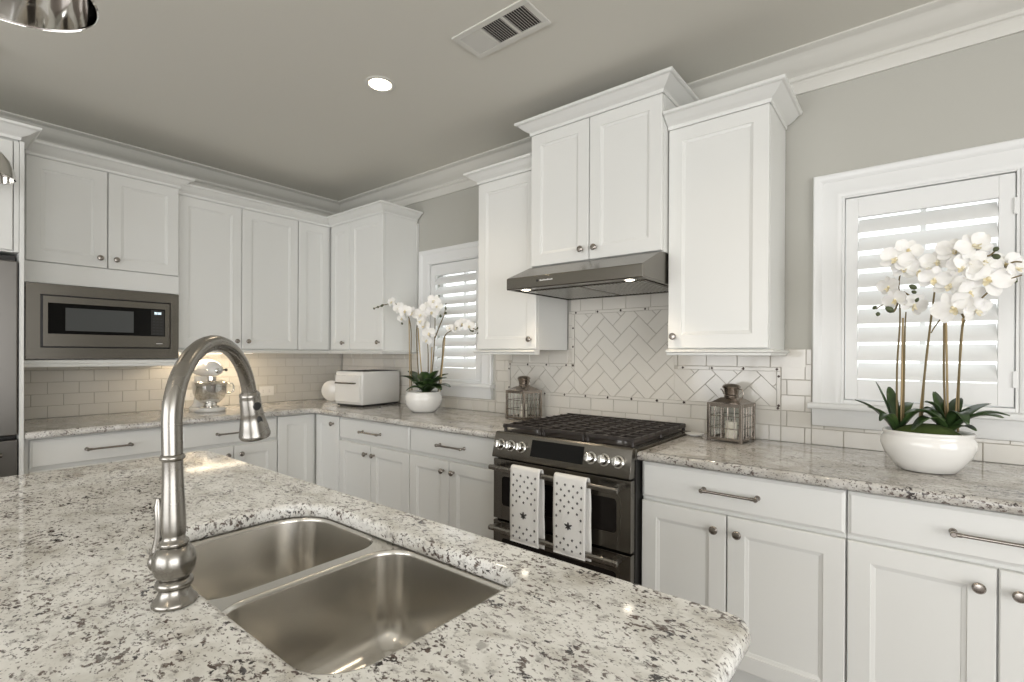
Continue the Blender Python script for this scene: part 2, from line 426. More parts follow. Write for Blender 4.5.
# ------------------------------------------------------------------ tiles
def clip(poly, x0, x1, z0, z1):
    for ax, lim, s in ((0, x0, 1), (0, x1, -1), (1, z0, 1), (1, z1, -1)):
        out = []
        for i in range(len(poly)):
            a = poly[i-1]; b = poly[i]; da = s*(a[ax]-lim); db = s*(b[ax]-lim)
            if da*db < 0:
                t = da/(da-db); out.append((a[0]+t*(b[0]-a[0]), a[1]+t*(b[1]-a[1])))
            if db >= 0: out.append(b)
        poly = out
        if len(poly) < 3: return []
    return poly
def areap(p): return abs(sum(p[i-1][0]*p[i][1]-p[i][0]*p[i-1][1] for i in range(len(p))))/2
G = .0014
def put(mb, poly, y=-.008, yb=-.0045, wob=.0006):
    if len(poly) < 3 or areap(poly) < 2e-5: return
    n = len(poly); cx = sum(p[0] for p in poly)/n; cz = sum(p[1] for p in poly)/n
    e = .0012; a = random.uniform(-wob, wob); c = random.uniform(-wob, wob)
    inn = [(cx+(p[0]-cx)*(1-e/max(.01, abs(p[0]-cx)+.01)), cz+(p[1]-cz)*(1-e/max(.01, abs(p[1]-cz)+.01))) for p in poly]
    vs = [(p[0], yb, p[1]) for p in poly] + [(p[0], y+.0012, p[1]) for p in poly] + [(p[0], y+a*(p[0]-cx)*12+c*(p[1]-cz)*12, p[1]) for p in inn]
    fs = [(i, (i+1) % n, n+(i+1) % n, n+i) for i in range(n)] + [(n+i, n+(i+1) % n, 2*n+(i+1) % n, 2*n+i) for i in range(n)] + [tuple(range(2*n, 3*n))]
    mb.add(vs, fs)
TW, TH = .1434, .0702
def subway(mb, x0, x1, z0, z1, off=0, zbase=.914):
    r = 0; z = zbase
    while z < z1-.004:
        x = -3.0*TW*8 + off + (TW/2 if r % 2 else 0)
        while x < x1:
            t = [(x+G, z+G), (x+TW-G, z+G), (x+TW-G, z+TH-G), (x+G, z+TH-G)]
            put(mb, clip(t, x0+G, x1-G, z0+G, z1-G)); x += TW
        z += TH; r += 1
B = root('tile_backsplash', 'off-white glazed subway tile backsplash with herringbone panel behind the range', 'backsplash')
SX0, SX1, CX0, CX1 = 1.925, 3.520, 2.410, 3.045
ZB0, ZS, ZT = 1.054, 1.249, 1.558; SW = .018
g = MB(); g.box(.002, 1.03, -.0045, -.0005, .9145, 1.332); g.box(1.03, 1.05, -.0045, -.0005, .9145, 1.332); g.box(1.03, 1.81, -.0045, -.0005, .9145, .999)
g.box(1.813, 3.640, -.0045, -.0005, .9145, 1.332); g.box(2.40, 3.10, -.0045, -.0005, 1.332, 1.66)
g.box(3.640, 4.395, -.0045, -.0005, .9145, .999); g.box(4.395, 4.75, -.0045, -.0005, .9145, 1.332)
g.build('grout_bed', 'grout', B, smooth=0)
t = MB()
subway(t, .01, 1.045, .914, 1.264, .03); subway(t, 1.045, 1.81, .914, .999, .03); subway(t, 1.813, SX0, .914, 1.264, .03)
subway(t, SX0, SX1, .914, ZB0, .03); subway(t, SX1, 3.64, .914, 1.264, .03); subway(t, 3.64, 4.395, .914, .999, .03); subway(t, 4.395, 4.75, .914, 1.264, .03)
subway(t, 2.40, 3.10, ZT, 1.66, .03, zbase=ZT); subway(t, 2.385, CX0, ZS, ZT, .03)
for a, b in ((.01, 1.045), (1.813, 2.385), (CX1, 3.64), (4.395, 4.75)):      # cap course
    x = a
    while x < b-.01:
        x2 = min(x+.1434, b); put(t, [(x+G, (ZS if b > 1.9 and a < 3.1 and x < SX1-.02 and x+.1 > SX0 else 1.264)+G), (x2-G, (ZS if b > 1.9 and a < 3.1 and x < SX1-.02 and x+.1 > SX0 else 1.264)+G), (x2-G, 1.332-G), (x+G, 1.332-G)]); x = x2
t.build('subway_tiles', 'tile', B, smooth=20)
h = MB(); L, Wd = .1434, .0717
rects = [(SX0+SW, CX0+SW, ZB0+SW, ZS-SW), (CX0+SW, CX1-SW, ZB0+SW, ZT-SW), (CX1-SW, SX1-SW, ZB0+SW, ZS-SW)]
c45 = math.cos(R(45))
for i in range(-40, 40):
    for j in range(-16, 16):
        for kind in (0, 1):
            ox = (i % 4)*Wd*0
            bx = i*Wd + j*2*L*0; bz = i*Wd
            # herringbone lattice: translations (W,W) and (2L,0)
            ax = i*Wd + j*2*L*1.0; az = i*Wd
            if kind == 0: q = [(ax, az), (ax+L, az), (ax+L, az+Wd), (ax, az+Wd)]
            else: q = [(ax+L, az-Wd), (ax+L+Wd, az-Wd), (ax+L+Wd, az+Wd), (ax+L, az+Wd)]
            qx0, qx1 = q[0][0]+G, q[1][0]-G; qz0, qz1 = q[0][1]+G, q[2][1]-G
            q = [(qx0, qz0), (qx1, qz0), (qx1, qz1), (qx0, qz1)]
            q = [(2.727+(x-z)*c45, 1.0+(x+z)*c45-.6) for x, z in q]
            if max(p[0] for p in q) < SX0 or min(p[0] for p in q) > SX1 or max(p[1] for p in q) < ZB0 or min(p[1] for p in q) > ZT: continue
            for rc in rects: put(h, clip(q, *rc), wob=0)
h.build('herringbone_panel', 'tile', B, smooth=20)
s = MB()
def strip(x0, x1, z0, z1):
    horiz = (x1-x0) > (z1-z0); n = max(1, round((x1-x0 if horiz else z1-z0)/TW)); 
    for k in range(n):
        if horiz: a = x0+(x1-x0)*k/n; b = x0+(x1-x0)*(k+1)/n; q = (a, b, z0, z1)
        else: a = z0+(z1-z0)*k/n; b = z0+(z1-z0)*(k+1)/n; q = (x0, x1, a, b)
        put(s, [(q[0]+G, q[2]+G), (q[1]-G, q[2]+G), (q[1]-G, q[3]-G), (q[0]+G, q[3]-G)], y=-.012)
strip(SX0, SX1, ZB0, ZB0+SW); strip(SX0, CX0, ZS-SW, ZS); strip(CX1, SX1, ZS-SW, ZS); strip(CX0, CX1, ZT-SW, ZT)
strip(SX0, SX0+SW, ZB0+SW, ZS-SW); strip(SX1-SW, SX1, ZB0+SW, ZS-SW); strip(CX0, CX0+SW, ZS, ZT-SW); strip(CX1-SW, CX1, ZS, ZT-SW)
s.build('border_strip', 'tile', B, smooth=20)
dots = [(2.218+TW*k, ZB0+SW/2) for k in range(-2, 10)] + [(2.438+TW*k, ZT-SW/2) for k in range(5)] + [(3.073+TW*k, ZS-SW/2) for k in range(4)] + [(2.372-TW*k, ZS-SW/2) for k in range(4)]
dots += [(CX0+SW/2, ZT-SW/2-.09-.11*k) for k in range(3)] + [(SX1-SW/2, 1.208), (SX1-SW/2, 1.075), (SX0+SW/2, 1.21), (SX0+SW/2, 1.09)]
for x, z in dots:
    d = MB(); e = .0078; d.rings([[(x-e, -.011, z), (x, -.011, z-e), (x+e, -.011, z), (x, -.011, z+e)], [(x-e*.7, -.0145, z), (x, -.0145, z-e*.7), (x+e*.7, -.0145, z), (x, -.0145, z+e*.7)]])
    d.build('bronze_inset', 'dot', B, smooth=0)
B2 = root('tile_backsplash', 'off-white running-bond subway tile backsplash under the microwave wall cabinets', 'backsplash', (0, 0, 0), R(90))
MB().box(-2.133, -.012, -.0045, -.0005, .9145, 1.332).build('grout_bed', 'grout', B2, smooth=0)
t = MB(); subway(t, -2.133, -.0125, .914, 1.332, .05); t.build('subway_tiles', 'tile', B2, smooth=20)

# ------------------------------------------------------------------ worktops
CF = .655
def arc(cx, cy, r, a0, a1, n=6): return [(cx+r*math.cos(R(a0+(a1-a0)*k/n)), cy+r*math.sin(R(a0+(a1-a0)*k/n))) for k in range(n+1)]
Lp = [(.001, -2.132), (CF-.004, -2.132)] + [(CF, -2.128), (CF, -CF-.05)] + arc(CF+.05, -CF-.05, .05, 180, 90)[1:] + [(2.380, -CF), (2.383, -CF+.003), (2.383, -.001), (.001, -.001)]
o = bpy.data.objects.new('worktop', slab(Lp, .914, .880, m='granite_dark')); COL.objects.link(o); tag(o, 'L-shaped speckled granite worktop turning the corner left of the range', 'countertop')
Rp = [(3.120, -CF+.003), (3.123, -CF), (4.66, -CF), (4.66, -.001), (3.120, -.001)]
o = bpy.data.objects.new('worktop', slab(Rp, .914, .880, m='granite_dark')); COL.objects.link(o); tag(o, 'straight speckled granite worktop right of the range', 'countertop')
IX0, IX1, IY0, IY1 = 1.775, 3.806, -2.98, -1.735
hole = [(3.395, -2.200)] 
def sinkhole(e=0):
    x0, x1, y0, y1 = 2.735-e, 3.452+e, -2.218-e, -1.842+e
    def cr(cx, cy, r, a): return arc(cx, cy, r, a, a+90, 8)
    return cr(x1-.075, y0+.075, .075, -90) + cr(x1-.045, y1-.045, .045, 0) + cr(x0+.10, y1-.10, .10, 90) + cr(x0+.09, y0+.09, .09, 180)
isl = arc(IX1-.035, IY0+.035, .035, -90, 0) + arc(IX1-.035, IY1-.035, .035, 0, 90) + arc(IX0+.06, IY1-.06, .06, 90, 180) + arc(IX0+.06, IY0+.06, .06, 180, 270)
o = bpy.data.objects.new('island_worktop', slab(isl, .914, .880, sinkhole())); COL.objects.link(o); tag(o, 'large speckled granite island worktop with undermount sink cutout', 'countertop')

# ------------------------------------------------------------------ island cabinet
IC = root('island_cabinet', 'white kitchen island base cabinet carrying the granite worktop and sink', 'island', (0, 0, 0))
c = MB(); x0, x1, y0, y1 = 1.83, 3.735, -2.70, -1.79
for q in ((x0, x1, y1-.010, y1), (x0, x1, y0, y0+.02), (x0, x0+.02, y0+.02, y1-.010), (x1-.02, x1, y0+.02, y1-.010)): c.box(q[0], q[1], q[2], q[3], .15, .879)
c.box(x0+.02, x1-.02, y0+.02, y1-.02, .15, .17); c.box(x0+.05, x1-.05, y0+.07, y1-.07, FZ, .15)
c.build('carcass', 'cab', IC, smooth=0)
def flipT(): return Matrix.Translation((0, 0, 0))
for k in range(4):
    a = x0+.01+k*(x1-x0-.02)/4; b = a+(x1-x0-.02)/4-.006
    m = shaker(-b, -a, .17, .865, -(-y1+.0)-.0 if False else 0, .02)
    m2 = MB(); m2.v = [(-x, y1+.0205-(y if True else 0), z) for x, y, z in m.v]; m2.f = m.f; m2.m = m.m
    d = m2.build('door', 'cab', IC)
    kb = MB(); kb.lathe([(.007, 0), (.006, .012), (.0155, .022), (.0155, .026), (.004, .0315), (0, .0315)], ((b-.03) if k % 2 == 0 else (a+.03), y1+.0205, .80), (0, 1, 0), 16); kb.build('knob', 'knob', d)

# ------------------------------------------------------------------ sink
S = root('double_bowl_sink', 'stainless steel double bowl undermount sink set in the island', 'sink', (3.1, -2.03, .70))
S.location = (0, 0, 0)
def bowl(mb, x0, x1, y0, y1, rr, depth, rim):
    zt = rim; rs = []
    for ins, z, dr in ((0, zt, 0), (.0008, zt-.002, 0), (.003, zt-.0045, 0), (.004, zt-.010, 0), (.008, zt-depth+.06, 0), (.012, zt-depth+.04, .0), (.022, zt-depth+.018, .0), (.040, zt-depth+.005, 0), (.068, zt-depth, 0)):
        r = rr
        rs.append([(x, y, z) for x, y in offset_poly(rr, ins)])
    mb.rings(rs, False)
    n = len(rs[-1]); cx = sum(p[0] for p in rs[-1])/n; cy = sum(p[1] for p in rs[-1])/n
    mb.add([*rs[-1], (cx, cy, zt-depth-.003)], [(i, (i+1) % n, n) for i in range(n)])
    return cx, cy
def cr4(x0, x1, y0, y1, rs4):
    a, b, c_, d = rs4  # SE NE NW SW
    return arc(x1-a, y0+a, a, -90, 0, 8)+arc(x1-b, y1-b, b, 0, 90, 8)+arc(x0+c_, y1-c_, c_, 90, 180, 8)+arc(x0+d, y0+d, d, 180, 270, 8)
lb = cr4(2.729, 3.060, -2.225, -1.835, (.075, .07, .10, .09)); rb = cr4(3.088, 3.459, -2.225, -1.835, (.08, .05, .07, .075))
zr = .8775
for nm, pl_ in (('left_bowl', lb), ('right_bowl', rb)):
    m = MB(); cx, cy = bowl(m, 0, 0, 0, 0, pl_, .20, zr)
    ob = m.build('bowl', 'sinksteel', S, smooth=60, fix=False)
    bm = bmesh.new(); bm.from_mesh(ob.data); bmesh.ops.recalc_face_normals(bm, faces=bm.faces)
    bmesh.ops.reverse_faces(bm, faces=bm.faces); bm.to_mesh(ob.data); bm.free()
    so = ob.modifiers.new('thickness', 'SOLIDIFY'); so.thickness = .0015; so.offset = -1
    d = MB(); d.lathe([(.043, .0), (.043, .003), (.036, .004), (.030, .001), (0, .001)], (cx, cy, zr-.2025), (0, 0, 1), 28); d.build('drain', 'nickel', ob)
# rim flange: outer outline minus the two bowls
bm = bmesh.new(); es = []
for poly in (cr4(2.705, 3.485, -2.250, -1.812, (.09,)*4), lb, rb):
    v = [bm.verts.new((x, y, zr+.0005)) for x, y in poly]; es += [bm.edges.new((v[i], v[(i+1) % len(v)])) for i in range(len(v))]
bmesh.ops.triangle_fill(bm, use_beauty=True, use_dissolve=False, edges=es)
bmesh.ops.recalc_face_normals(bm, faces=bm.faces)
me = bpy.data.meshes.new('rim'); bm.to_mesh(me); bm.free(); me.materials.append(MT['sinksteel'])
for p in me.polygons:
    if p.normal.z < 0: p.flip()
o = bpy.data.objects.new('rim', me); COL.objects.link(o); o.parent = S
so = o.modifiers.new('thickness', 'SOLIDIFY'); so.thickness = .002; so.offset = -1

# ------------------------------------------------------------------ faucet
FX, FY = 3.095, -2.260
F = root('kitchen_faucet', 'tall brushed nickel pull-down gooseneck faucet beside the island sink', 'faucet', (FX, FY, .914), math.atan2(.196, -.173))
# local x = spout direction
F.matrix_basis = Matrix.Translation((FX, FY, .9145)) @ Matrix.Rotation(R(-1.1), 4, Vector((-.626, .78, 0)).normalized()) @ Matrix.Rotation(math.atan2(.196, -.173), 4, 'Z')
m = MB(); m.lathe([(.0295, 0), (.0308, .002), (.0308, .005), (.0290, .008), (.0255, .011), (.0225, .017), (.0205, .022), (.0205, .025), (.0240, .027), (.0256, .030), (.0256, .034), (.0235, .038), (.0195, .040)], n=40); m.build('base_flange', 'nickel', F, smooth=50)
m = MB(); m.lathe([(.0185, .039), (.0220, .042), (.0262, .048), (.0285, .056), (.0295, .064), (.0288, .073), (.0262, .081), (.0220, .087), (.0170, .090)], n=40); m.build('ball_body', 'nickel', F, smooth=60)
m = MB(); m.lathe([(.0165, .089), (.0200, .091), (.0208, .0935), (.0200, .096), (.0172, .098), (.0152, .102), (.0160, .107), (.0168, .116), (.0167, .132), (.0152, .165), (.0142, .190), (.0138, .218), (.0144, .2215)], n=40); m.build('tapered_body', 'nickel', F, smooth=50)
m = MB(); m.lathe([(.0144, .2205), (.0168, .2225), (.0172, .2255), (.0162, .2285), (.0144, .230)], n=40); m.build('joint_ring', 'nickel', F, smooth=60)
zc0 = 1.192-.914; Rr = .127
pts = [(0, 0, .229), (0, 0, .25), (0, 0, zc0)] + [(Rr-Rr*math.cos(R(a)), 0, zc0+Rr*math.sin(R(a))) for a in range(6, 169, 6)]
m = MB(); m.tube(pts, [.0142]*3+[.0142-.0004*k/28 for k in range(len(pts)-3)], 24); m.build('gooseneck_spout', 'nickel', F, smooth=60)
p0 = Vector(pts[-1]); d0 = (Vector((.258, 0, 1.127-.914))-Vector((.239, 0, 1.205-.914))).normalized()
m = MB(); m.lathe([(r_*1.07, h__*.97) for r_, h__ in [(.0145, -.004), (.0175, 0), (.0185, .004), (.0175, .008), (.0185, .012), (.0195, .040), (.0205, .046), (.0200, .049), (.0225, .058), (.0255, .076), (.0275, .088), (.0285, .092), (.0270, .097), (.0245, .098), (.022, .094), (0, .094)]], p0, d0, 36)
HD = m.build('spray_head', 'nickel', F, smooth=50)
side = Vector((.35, -.93, 0)).normalized()
# buttons face the camera side; lateral direction in local frame
camdir = (F.matrix_basis.to_3x3().inverted() @ Vector(((CAM.x-FX), (CAM.y-FY), 0))).normalized()
rightv = (F.matrix_basis.to_3x3().inverted() @ Vector((.78, .62, 0))).normalized()
bd = (camdir*.72+rightv*.69); bd = (bd - d0*bd.dot(d0)).normalized()
m = MB(); q = p0+d0*.024+bd*.0165; m.lathe([(.0085, 0), (.0085, .004), (.007, .0055), (0, .0055)], q, bd, 20); m.build('spray_button', 'rubber', HD)
m = MB(); q = p0+d0*.064+bd*.0185
tq = bd.cross(d0).normalized(); ring = []
for k, (sc_, hh) in enumerate(((1, 0), (1, .004), (.8, .0055))):
    ring.append([q+bd*hh+d0*(.0145*sc_*math.sin(2*math.pi*j/20)+(.004 if math.sin(2*math.pi*j/20) > 0 else -.004)*sc_)+tq*.0068*sc_*math.cos(2*math.pi*j/20)+bd*0 for j in range(20)])
m.rings(ring); m.build('spray_rocker', 'rubber', HD)
# side lever handle, on the far side from the sink's right bowl
lv = (F.matrix_basis.to_3x3().inverted() @ Vector((-.80, -.60, 0))).normalized()
m = MB(); c0 = Vector((0, 0, .065)); m.lathe([(.016, .020), (.016, .029), (.013, .033), (.008, .035), (0, .035)], c0, lv, 24)
m.tube([c0+lv*.029, c0+lv*.027+Vector((0, 0, .018)), c0+lv*.0235+Vector((0, 0, .040)), c0+lv*.0225+Vector((0, 0, .060)), c0+lv*.0235+Vector((0, 0, .084)), c0+lv*.0235+Vector((0, 0, .096))], [.0075, .007, .0055, .0062, .006, .003], 14)
m.build('lever_handle', 'nickel', F, smooth=60)

# ------------------------------------------------------------------ base cabinets
DZ0, DZ1, RZ0, RZ1 = .165, .712, .728, .868
BF = -.616
def base_cab(x0, x1, label, loc=(0, 0, 0), rz=0, drawer=True, gap=None, knobs=True, pullx=None, knobside=None):
    c = root('base_cabinet', label, 'cabinet', loc, rz)
    m = MB(); m.box(x0+.001, x1-.001, -.594, -.012, .15, .8795); m.box(x0+.001, x1-.001, -.54, -.012, FZ, .15); m.build('body', 'cab', c, smooth=0)
    if drawer:
        d = slabfront(x0+.003, x1-.003, RZ0, RZ1, BF).build('drawer', 'cab', c, smooth=30)
        xm = pullx or (x0+x1)/2; pull(xm-.093, xm+.093, .797, BF, d)
    top = DZ1 if drawer else RZ1
    gp = gap or (x0+x1)/2
    for k, (a, b) in enumerate(((x0+.003, gp-.0025), (gp+.0025, x1-.003))):
        d = shaker(a, b, DZ0, top, BF).build('door', 'cab', c, smooth=22)
        knob((b-.038) if k == 0 else (a+.038), top-.055, BF, d)
    return c
base_cab(.926, 1.667, 'white base cabinet with drawer and two doors below the white countertop oven', gap=1.285)
base_cab(1.667, 2.383, 'white base cabinet with drawer and two doors just left of the range', gap=2.0)
base_cab(3.1225, 3.8215, 'white base cabinet with drawer and two doors just right of the range', gap=3.455, pullx=3.466)
base_cab(3.8215, 4.52, 'white base cabinet at right under the window and large orchid, cut by the frame', gap=4.172)
Lr = R(90)
base_cab(-1.458, -.886, 'white base cabinet with drawer below the stand mixer', rz=Lr, gap=-1.166)
base_cab(-2.112, -1.462, 'white base cabinet with drawer under the built-in microwave, beside the refrigerator panel', rz=Lr, gap=-1.79, pullx=-1.80); m = MB(); m.box(-2.1335, -2.1125, -.600, -.012, FZ, .8795); o = m.build('filler_strip', 'cab', smooth=0); o.rotation_euler = (0, 0, Lr); tag(o, 'white filler strip between the refrigerator panel and the base cabinet', 'panel')
cc = root('corner_base_cabinet', 'white corner base cabinet with two narrow doors meeting at the inner corner', 'cabinet')
m = MB(); m.rings([[(x, y, z) for x, y in ((.012, -.012), (.012, -.884), (.594, -.884), (.594, -.594), (.924, -.594), (.924, -.012))] for z in (.15, .8795)])
m.rings([[(x, y, z) for x, y in ((.012, -.012), (.012, -.884), (.54, -.884), (.54, -.54), (.924, -.54), (.924, -.012))] for z in (FZ, .15)])
m.build('body', 'cab', cc, smooth=0)
d = shaker(.639, .923, DZ0, RZ1, BF).build('door', 'cab', cc, smooth=30); knob(.862, .818, BF, d)
m = shaker(-.882, -.619, DZ0, RZ1, BF); m.v = [(-y, x, z) for x, y, z in m.v]; m.build('door', 'cab', cc, smooth=30)

# ------------------------------------------------------------------ wall cabinets
UF = -.329
CP = [(0, 0), (.004, 0), (.006, .006), (.006, .014), (.010, .018), (.020, .022), (.036, .032), (.050, .045), (.056, .049), (.064, .050), (.070, .054), (.070, .064), (-.0, .064)]
RP = [(-.03, .027), (0, .027), (.012, .025), (.020, .020), (.021, .015), (.015, .011), (.009, .010), (.009, .003), (.006, 0), (-.03, 0)]
def upper(x0, x1, zb, zt, yf, label, gap=None, crown=True, rail=True, loc=(0, 0, 0), rz=0, knobz=None, ret=(True, True), knobs=(1, 1), body_zt=None, name='wall_cabinet', crs=1.0, yb=-.012, mid=True):
    c = root(name, label, 'cabinet', loc, rz)
    m = MB(); m.box(x0+.001, x1-.001, yf+.022, yb, zb-.004, (body_zt or zt+.05)); m.build('body', 'cab', c, smooth=0)
    segs = [(x0+.003, x1-.003)] if gap is None else [(x0+.003, gap-.0025), (gap+.0025, x1-.003)]
    for k, (a, b) in enumerate(segs):
        d = shaker(a, b, zb, zt, yf).build('door', 'cab', c, smooth=22)
        if gap is None: kx = b-.035 if knobs[0] else a+.03
        else: kx = b-.035 if k == 0 else a+.035
        knob(kx, zb+.053, yf, d)
    def path(e=0):
        p = [(x0, yf+.002), (x1, yf+.002)]
        if ret[0]: p = [(x0, -.012)]+p
        if ret[1]: p = p+[(x1, -.012)]
        return p
    if crown:
        sweep(MB(), [(o*.93, z) for o, z in CP], path(), zt+.001).build('crown_moulding', 'cab', c, smooth=25)
    if rail:
        sweep(MB(), RP, path(), zb-.031).build('light_rail', 'cab', c, smooth=25)
    return c
# wall B
upper(1.945, 2.381, 1.333, 2.318, UF, 'single-door white wall cabinet left of the range hood', knobs=(1,), ret=(True, False))
upper(3.115, 3.534, 1.333, 2.318, UF, 'single-door white wall cabinet right of the range hood, beside the large window', knobs=(0,), ret=(False, True))
hc = upper(2.383, 3.113, 1.771, 2.470, -.389, 'taller two-door white wall cabinet above the range hood', gap=2.74, rail=False)
# filler piece of run: corner wall cabinet and neighbour share one crown
upper(.606, 1.020, 1.333, 2.313, UF, 'narrow single-door white wall cabinet between the corner and the far window', knobs=(1,), crown=False, rail=False)
uc = root('corner_wall_cabinet', 'white corner wall cabinet with two narrow doors above the countertop oven', 'cabinet')
m = MB(); m.rings([[(x, y, z) for x, y in ((.012, -.012), (.012, -.586), (.307, -.586), (.307, -.307), (.604, -.307), (.604, -.012))] for z in (1.329, 2.36)]); m.build('body', 'cab', uc, smooth=0)
d = shaker(.352, .603, 1.333, 2.313, UF).build('door', 'cab', uc, smooth=30); knob(.535, 1.386, UF, d)
m = shaker(-.586, -.332, 1.333, 2.313, UF); m.v = [(-y, x, z) for x, y, z in m.v]; m.build('door', 'cab', uc, smooth=30)
upper(-1.394, -.590, 1.333, 2.313, UF, 'wide two-door white wall cabinet right of the built-in microwave', gap=-1.000, crown=False, rail=False, rz=Lr)
run = [(.327, -1.392), (.327, -.327), (1.020, -.327), (1.020, -.012)]
o = sweep(MB(), [(o_*.93, z_) for o_, z_ in CP], run, 2.314).build('crown_moulding', 'cab', smooth=25); tag(o, 'white crown moulding running over the corner wall cabinets', 'moulding')
o = sweep(MB(), RP, run, 1.302).build('light_rail', 'cab', smooth=25); tag(o, 'white light rail moulding under the corner wall cabinets', 'moulding')
m = MB(); m.box(1.0215, 1.030, -.026, -.003, 1.334, 2.30); o = m.build('scribe_trim', 'cab'); tag(o, 'thin white scribe strip beside the far window wall cabinet', 'moulding')
# microwave cabinet (wall A)
mwc = upper(-2.098, -1.396, 1.786, 2.338, -.370, 'white two-door cabinet housing the built-in microwave', gap=-1.754, rail=False, rz=Lr, ret=(False, True), body_zt=2.39, name='microwave_cabinet')
bd_ = [o for o in mwc.children if o.name.startswith('body')][0]; bpy.data.objects.remove(bd_)
m = MB(); Y0, Y1 = -2.133, -1.397
m.box(Y0, Y1, -.348, -.012, 1.68, 2.39); m.box(Y0, Y1, -.368, -.348, 1.672, 1.780); m.box(Y0, Y0+.018, -.362, -.012, 1.262, 1.68); m.box(Y1-.018, Y1, -.362, -.012, 1.262, 1.68)
m.box(Y0, Y1, -.362, -.012, 1.228, 1.262); m.build('body', 'cab', mwc, smooth=0)
sweep(MB(), [(0, 0), (.012, 0), (.014, .004), (.014, .016), (.009, .021), (.009, .036), (.004, .040), (0, .040)], [(Y0, -.362), (Y1, -.362), (Y1, -.345)], 1.222).build('shelf_edge', 'cab', mwc, smooth=25)
# microwave
MW = root('built_in_microwave', 'stainless steel built-in microwave with black glass door in the cabinet niche', 'microwave', (0, 0, 0), Lr)
m = MB()
def frame(mb, x0, x1, z0, z1, a0, a1, c0, c1, yf, yb, mi=0):
    for q in ((x0, a0, z0, z1), (a1, x1, z0, z1), (a0, a1, z0, c0), (a0, a1, c1, z1)): mb.box(q[0], q[1], yf, yb, q[2], q[3], mi)
    return mb
frame(m, -2.096, -1.400, 1.2665, 1.6685, -2.040, -1.444, 1.326, 1.612, -.378, -.3685).build('trim_kit', 'steel', MW, smooth=0)
m = MB(); m.box(-2.0385, -1.4455, -.366, -.03, 1.327, 1.611); m.build('body', 'black', MW, smooth=0)
m = MB(); frame(m, -2.030, -1.452, 1.335, 1.603, -2.011, -1.476, 1.402, 1.568, -.386, -.3665); dr = m.build('door', 'steel', MW, smooth=0)
MB().box(-2.0105, -1.4765, -.384, -.3665, 1.4025, 1.5675).build('door_glass', 'blackglass', dr, smooth=0)
MB().box(-1.940, -1.635, -.3848, -.3841, 1.420, 1.545).build('door_window', 'mwwin', dr, smooth=0)
cp = MB().box(-1.548, -1.480, -.3848, -.3841, 1.408, 1.562).build('control_panel', 'black', dr, smooth=0)
for k, dx in enumerate((0, .0085, .019, .0275)):
    m = MB(); bx = -1.530+dx; 
    for (a, b, c_, e) in ((0, .005, .011, .0125), (0, .005, 0, .0015), (0, .0012, 0, .0125), (.0042, .0055, 0, .0125)): m.box(bx+a, bx+b, -.3856, -.385, 1.536+c_, 1.536+e)
    m.build('display_digit', 'digit', cp, smooth=0)
for r_ in range(6):
    for q in range(3): MB().box(-1.540+q*.019, -1.528+q*.019, -.3853, -.385, 1.416+r_*.018, 1.420+r_*.018).build('key_mark', 'mwwin', cp, smooth=0)
MB().box(-1.522, -1.490, -.3868, -.3861, 1.356, 1.3595).build('brand_mark', 'mark', dr, smooth=0)
# ------------------------------------------------------------------ refrigerator side
fp = MB().box(.002, .655, -2.152, -2.135, FZ, 2.31).build('refrigerator_end_panel', 'cab', bevel=.001); tag(fp, 'tall white end panel between the refrigerator and the microwave cabinet', 'panel')
fc = root('wall_cabinet', 'deep white cabinet over the refrigerator at the left edge', 'cabinet', (0, 0, 0), Lr)
MB().box(-3.08, -2.155, -.635, -.012, 1.778, 2.36).build('body', 'cab', fc, smooth=0)
for a, b in ((-3.075, -2.648), (-2.643, -2.174)): 
    d = shaker(a, b, 1.785, 2.303, -.657, .02).build('door', 'cab', fc, smooth=30); knob(b-.035 if a < -3 else a+.035, 1.84, -.657, d)
MB().box(-2.171, -2.154, -.655, -.636, 1.778, 2.303).build('stile', 'cab', fc, smooth=0)
sweep(MB(), CP, [(-3.06, -.655), (-2.153, -.655), (-2.153, -.012)], 2.312).build('crown_moulding', 'cab', fc, smooth=25)
fr = root('refrigerator', 'stainless steel refrigerator at the left edge with bottom freezer drawer', 'refrigerator', (0, 0, 0), Lr)
MB().box(-3.07, -2.160, -.60, -.03, FZ+.02, 1.765).build('body', 'black', fr, smooth=0)
MB().box(-2.622, -2.157, -.662, -.602, .905, 1.735).build('door', 'steel_v', fr, bevel=.006)
d = MB().box(-3.07, -2.627, -.662, -.602, .905, 1.735).build('door', 'steel_v', fr, bevel=.006)
m = MB(); m.tube([(-2.65, -.72, 1.0), (-2.65, -.72, 1.6)], .012); m.cbox((-2.65, -.692, 1.05), (.014, .058, .02)); m.cbox((-2.65, -.692, 1.55), (.014, .058, .02)); m.build('handle', 'steel', d)
d = MB().box(-3.07, -2.157, -.662, -.602, FZ+.06, .885).build('freezer_drawer', 'steel_v', fr, bevel=.006)
m = MB(); m.tube([(-2.98, -.715, .825), (-2.215, -.715, .825)], .011); m.cbox((-2.24, -.689, .825), (.02, .052, .014)); m.cbox((-2.95, -.689, .825), (.02, .052, .014)); m.build('handle', 'steel', d)

# ------------------------------------------------------------------ range
RG = root('gas_range', 'stainless steel slide-in double oven gas range with black grates', 'range')
RX0, RX1 = 2.391, 3.113
m = MB(); m.box(2.3865, 3.1165, -.652, -.012, FZ+.02, .876); m.box(2.388, 3.115, -.60, -.02, FZ, FZ+.02); m.build('body', 'black', RG, smooth=0)
m = MB(); m.box(2.3865, 3.1165, -.650, -.012, .8765, .921); m.build('cooktop', 'steel', RG, bevel=.003)
MB().box(2.42, 3.083, -.62, -.035, .9215, .924).build('cooktop_well', 'iron', RG, bevel=.001)
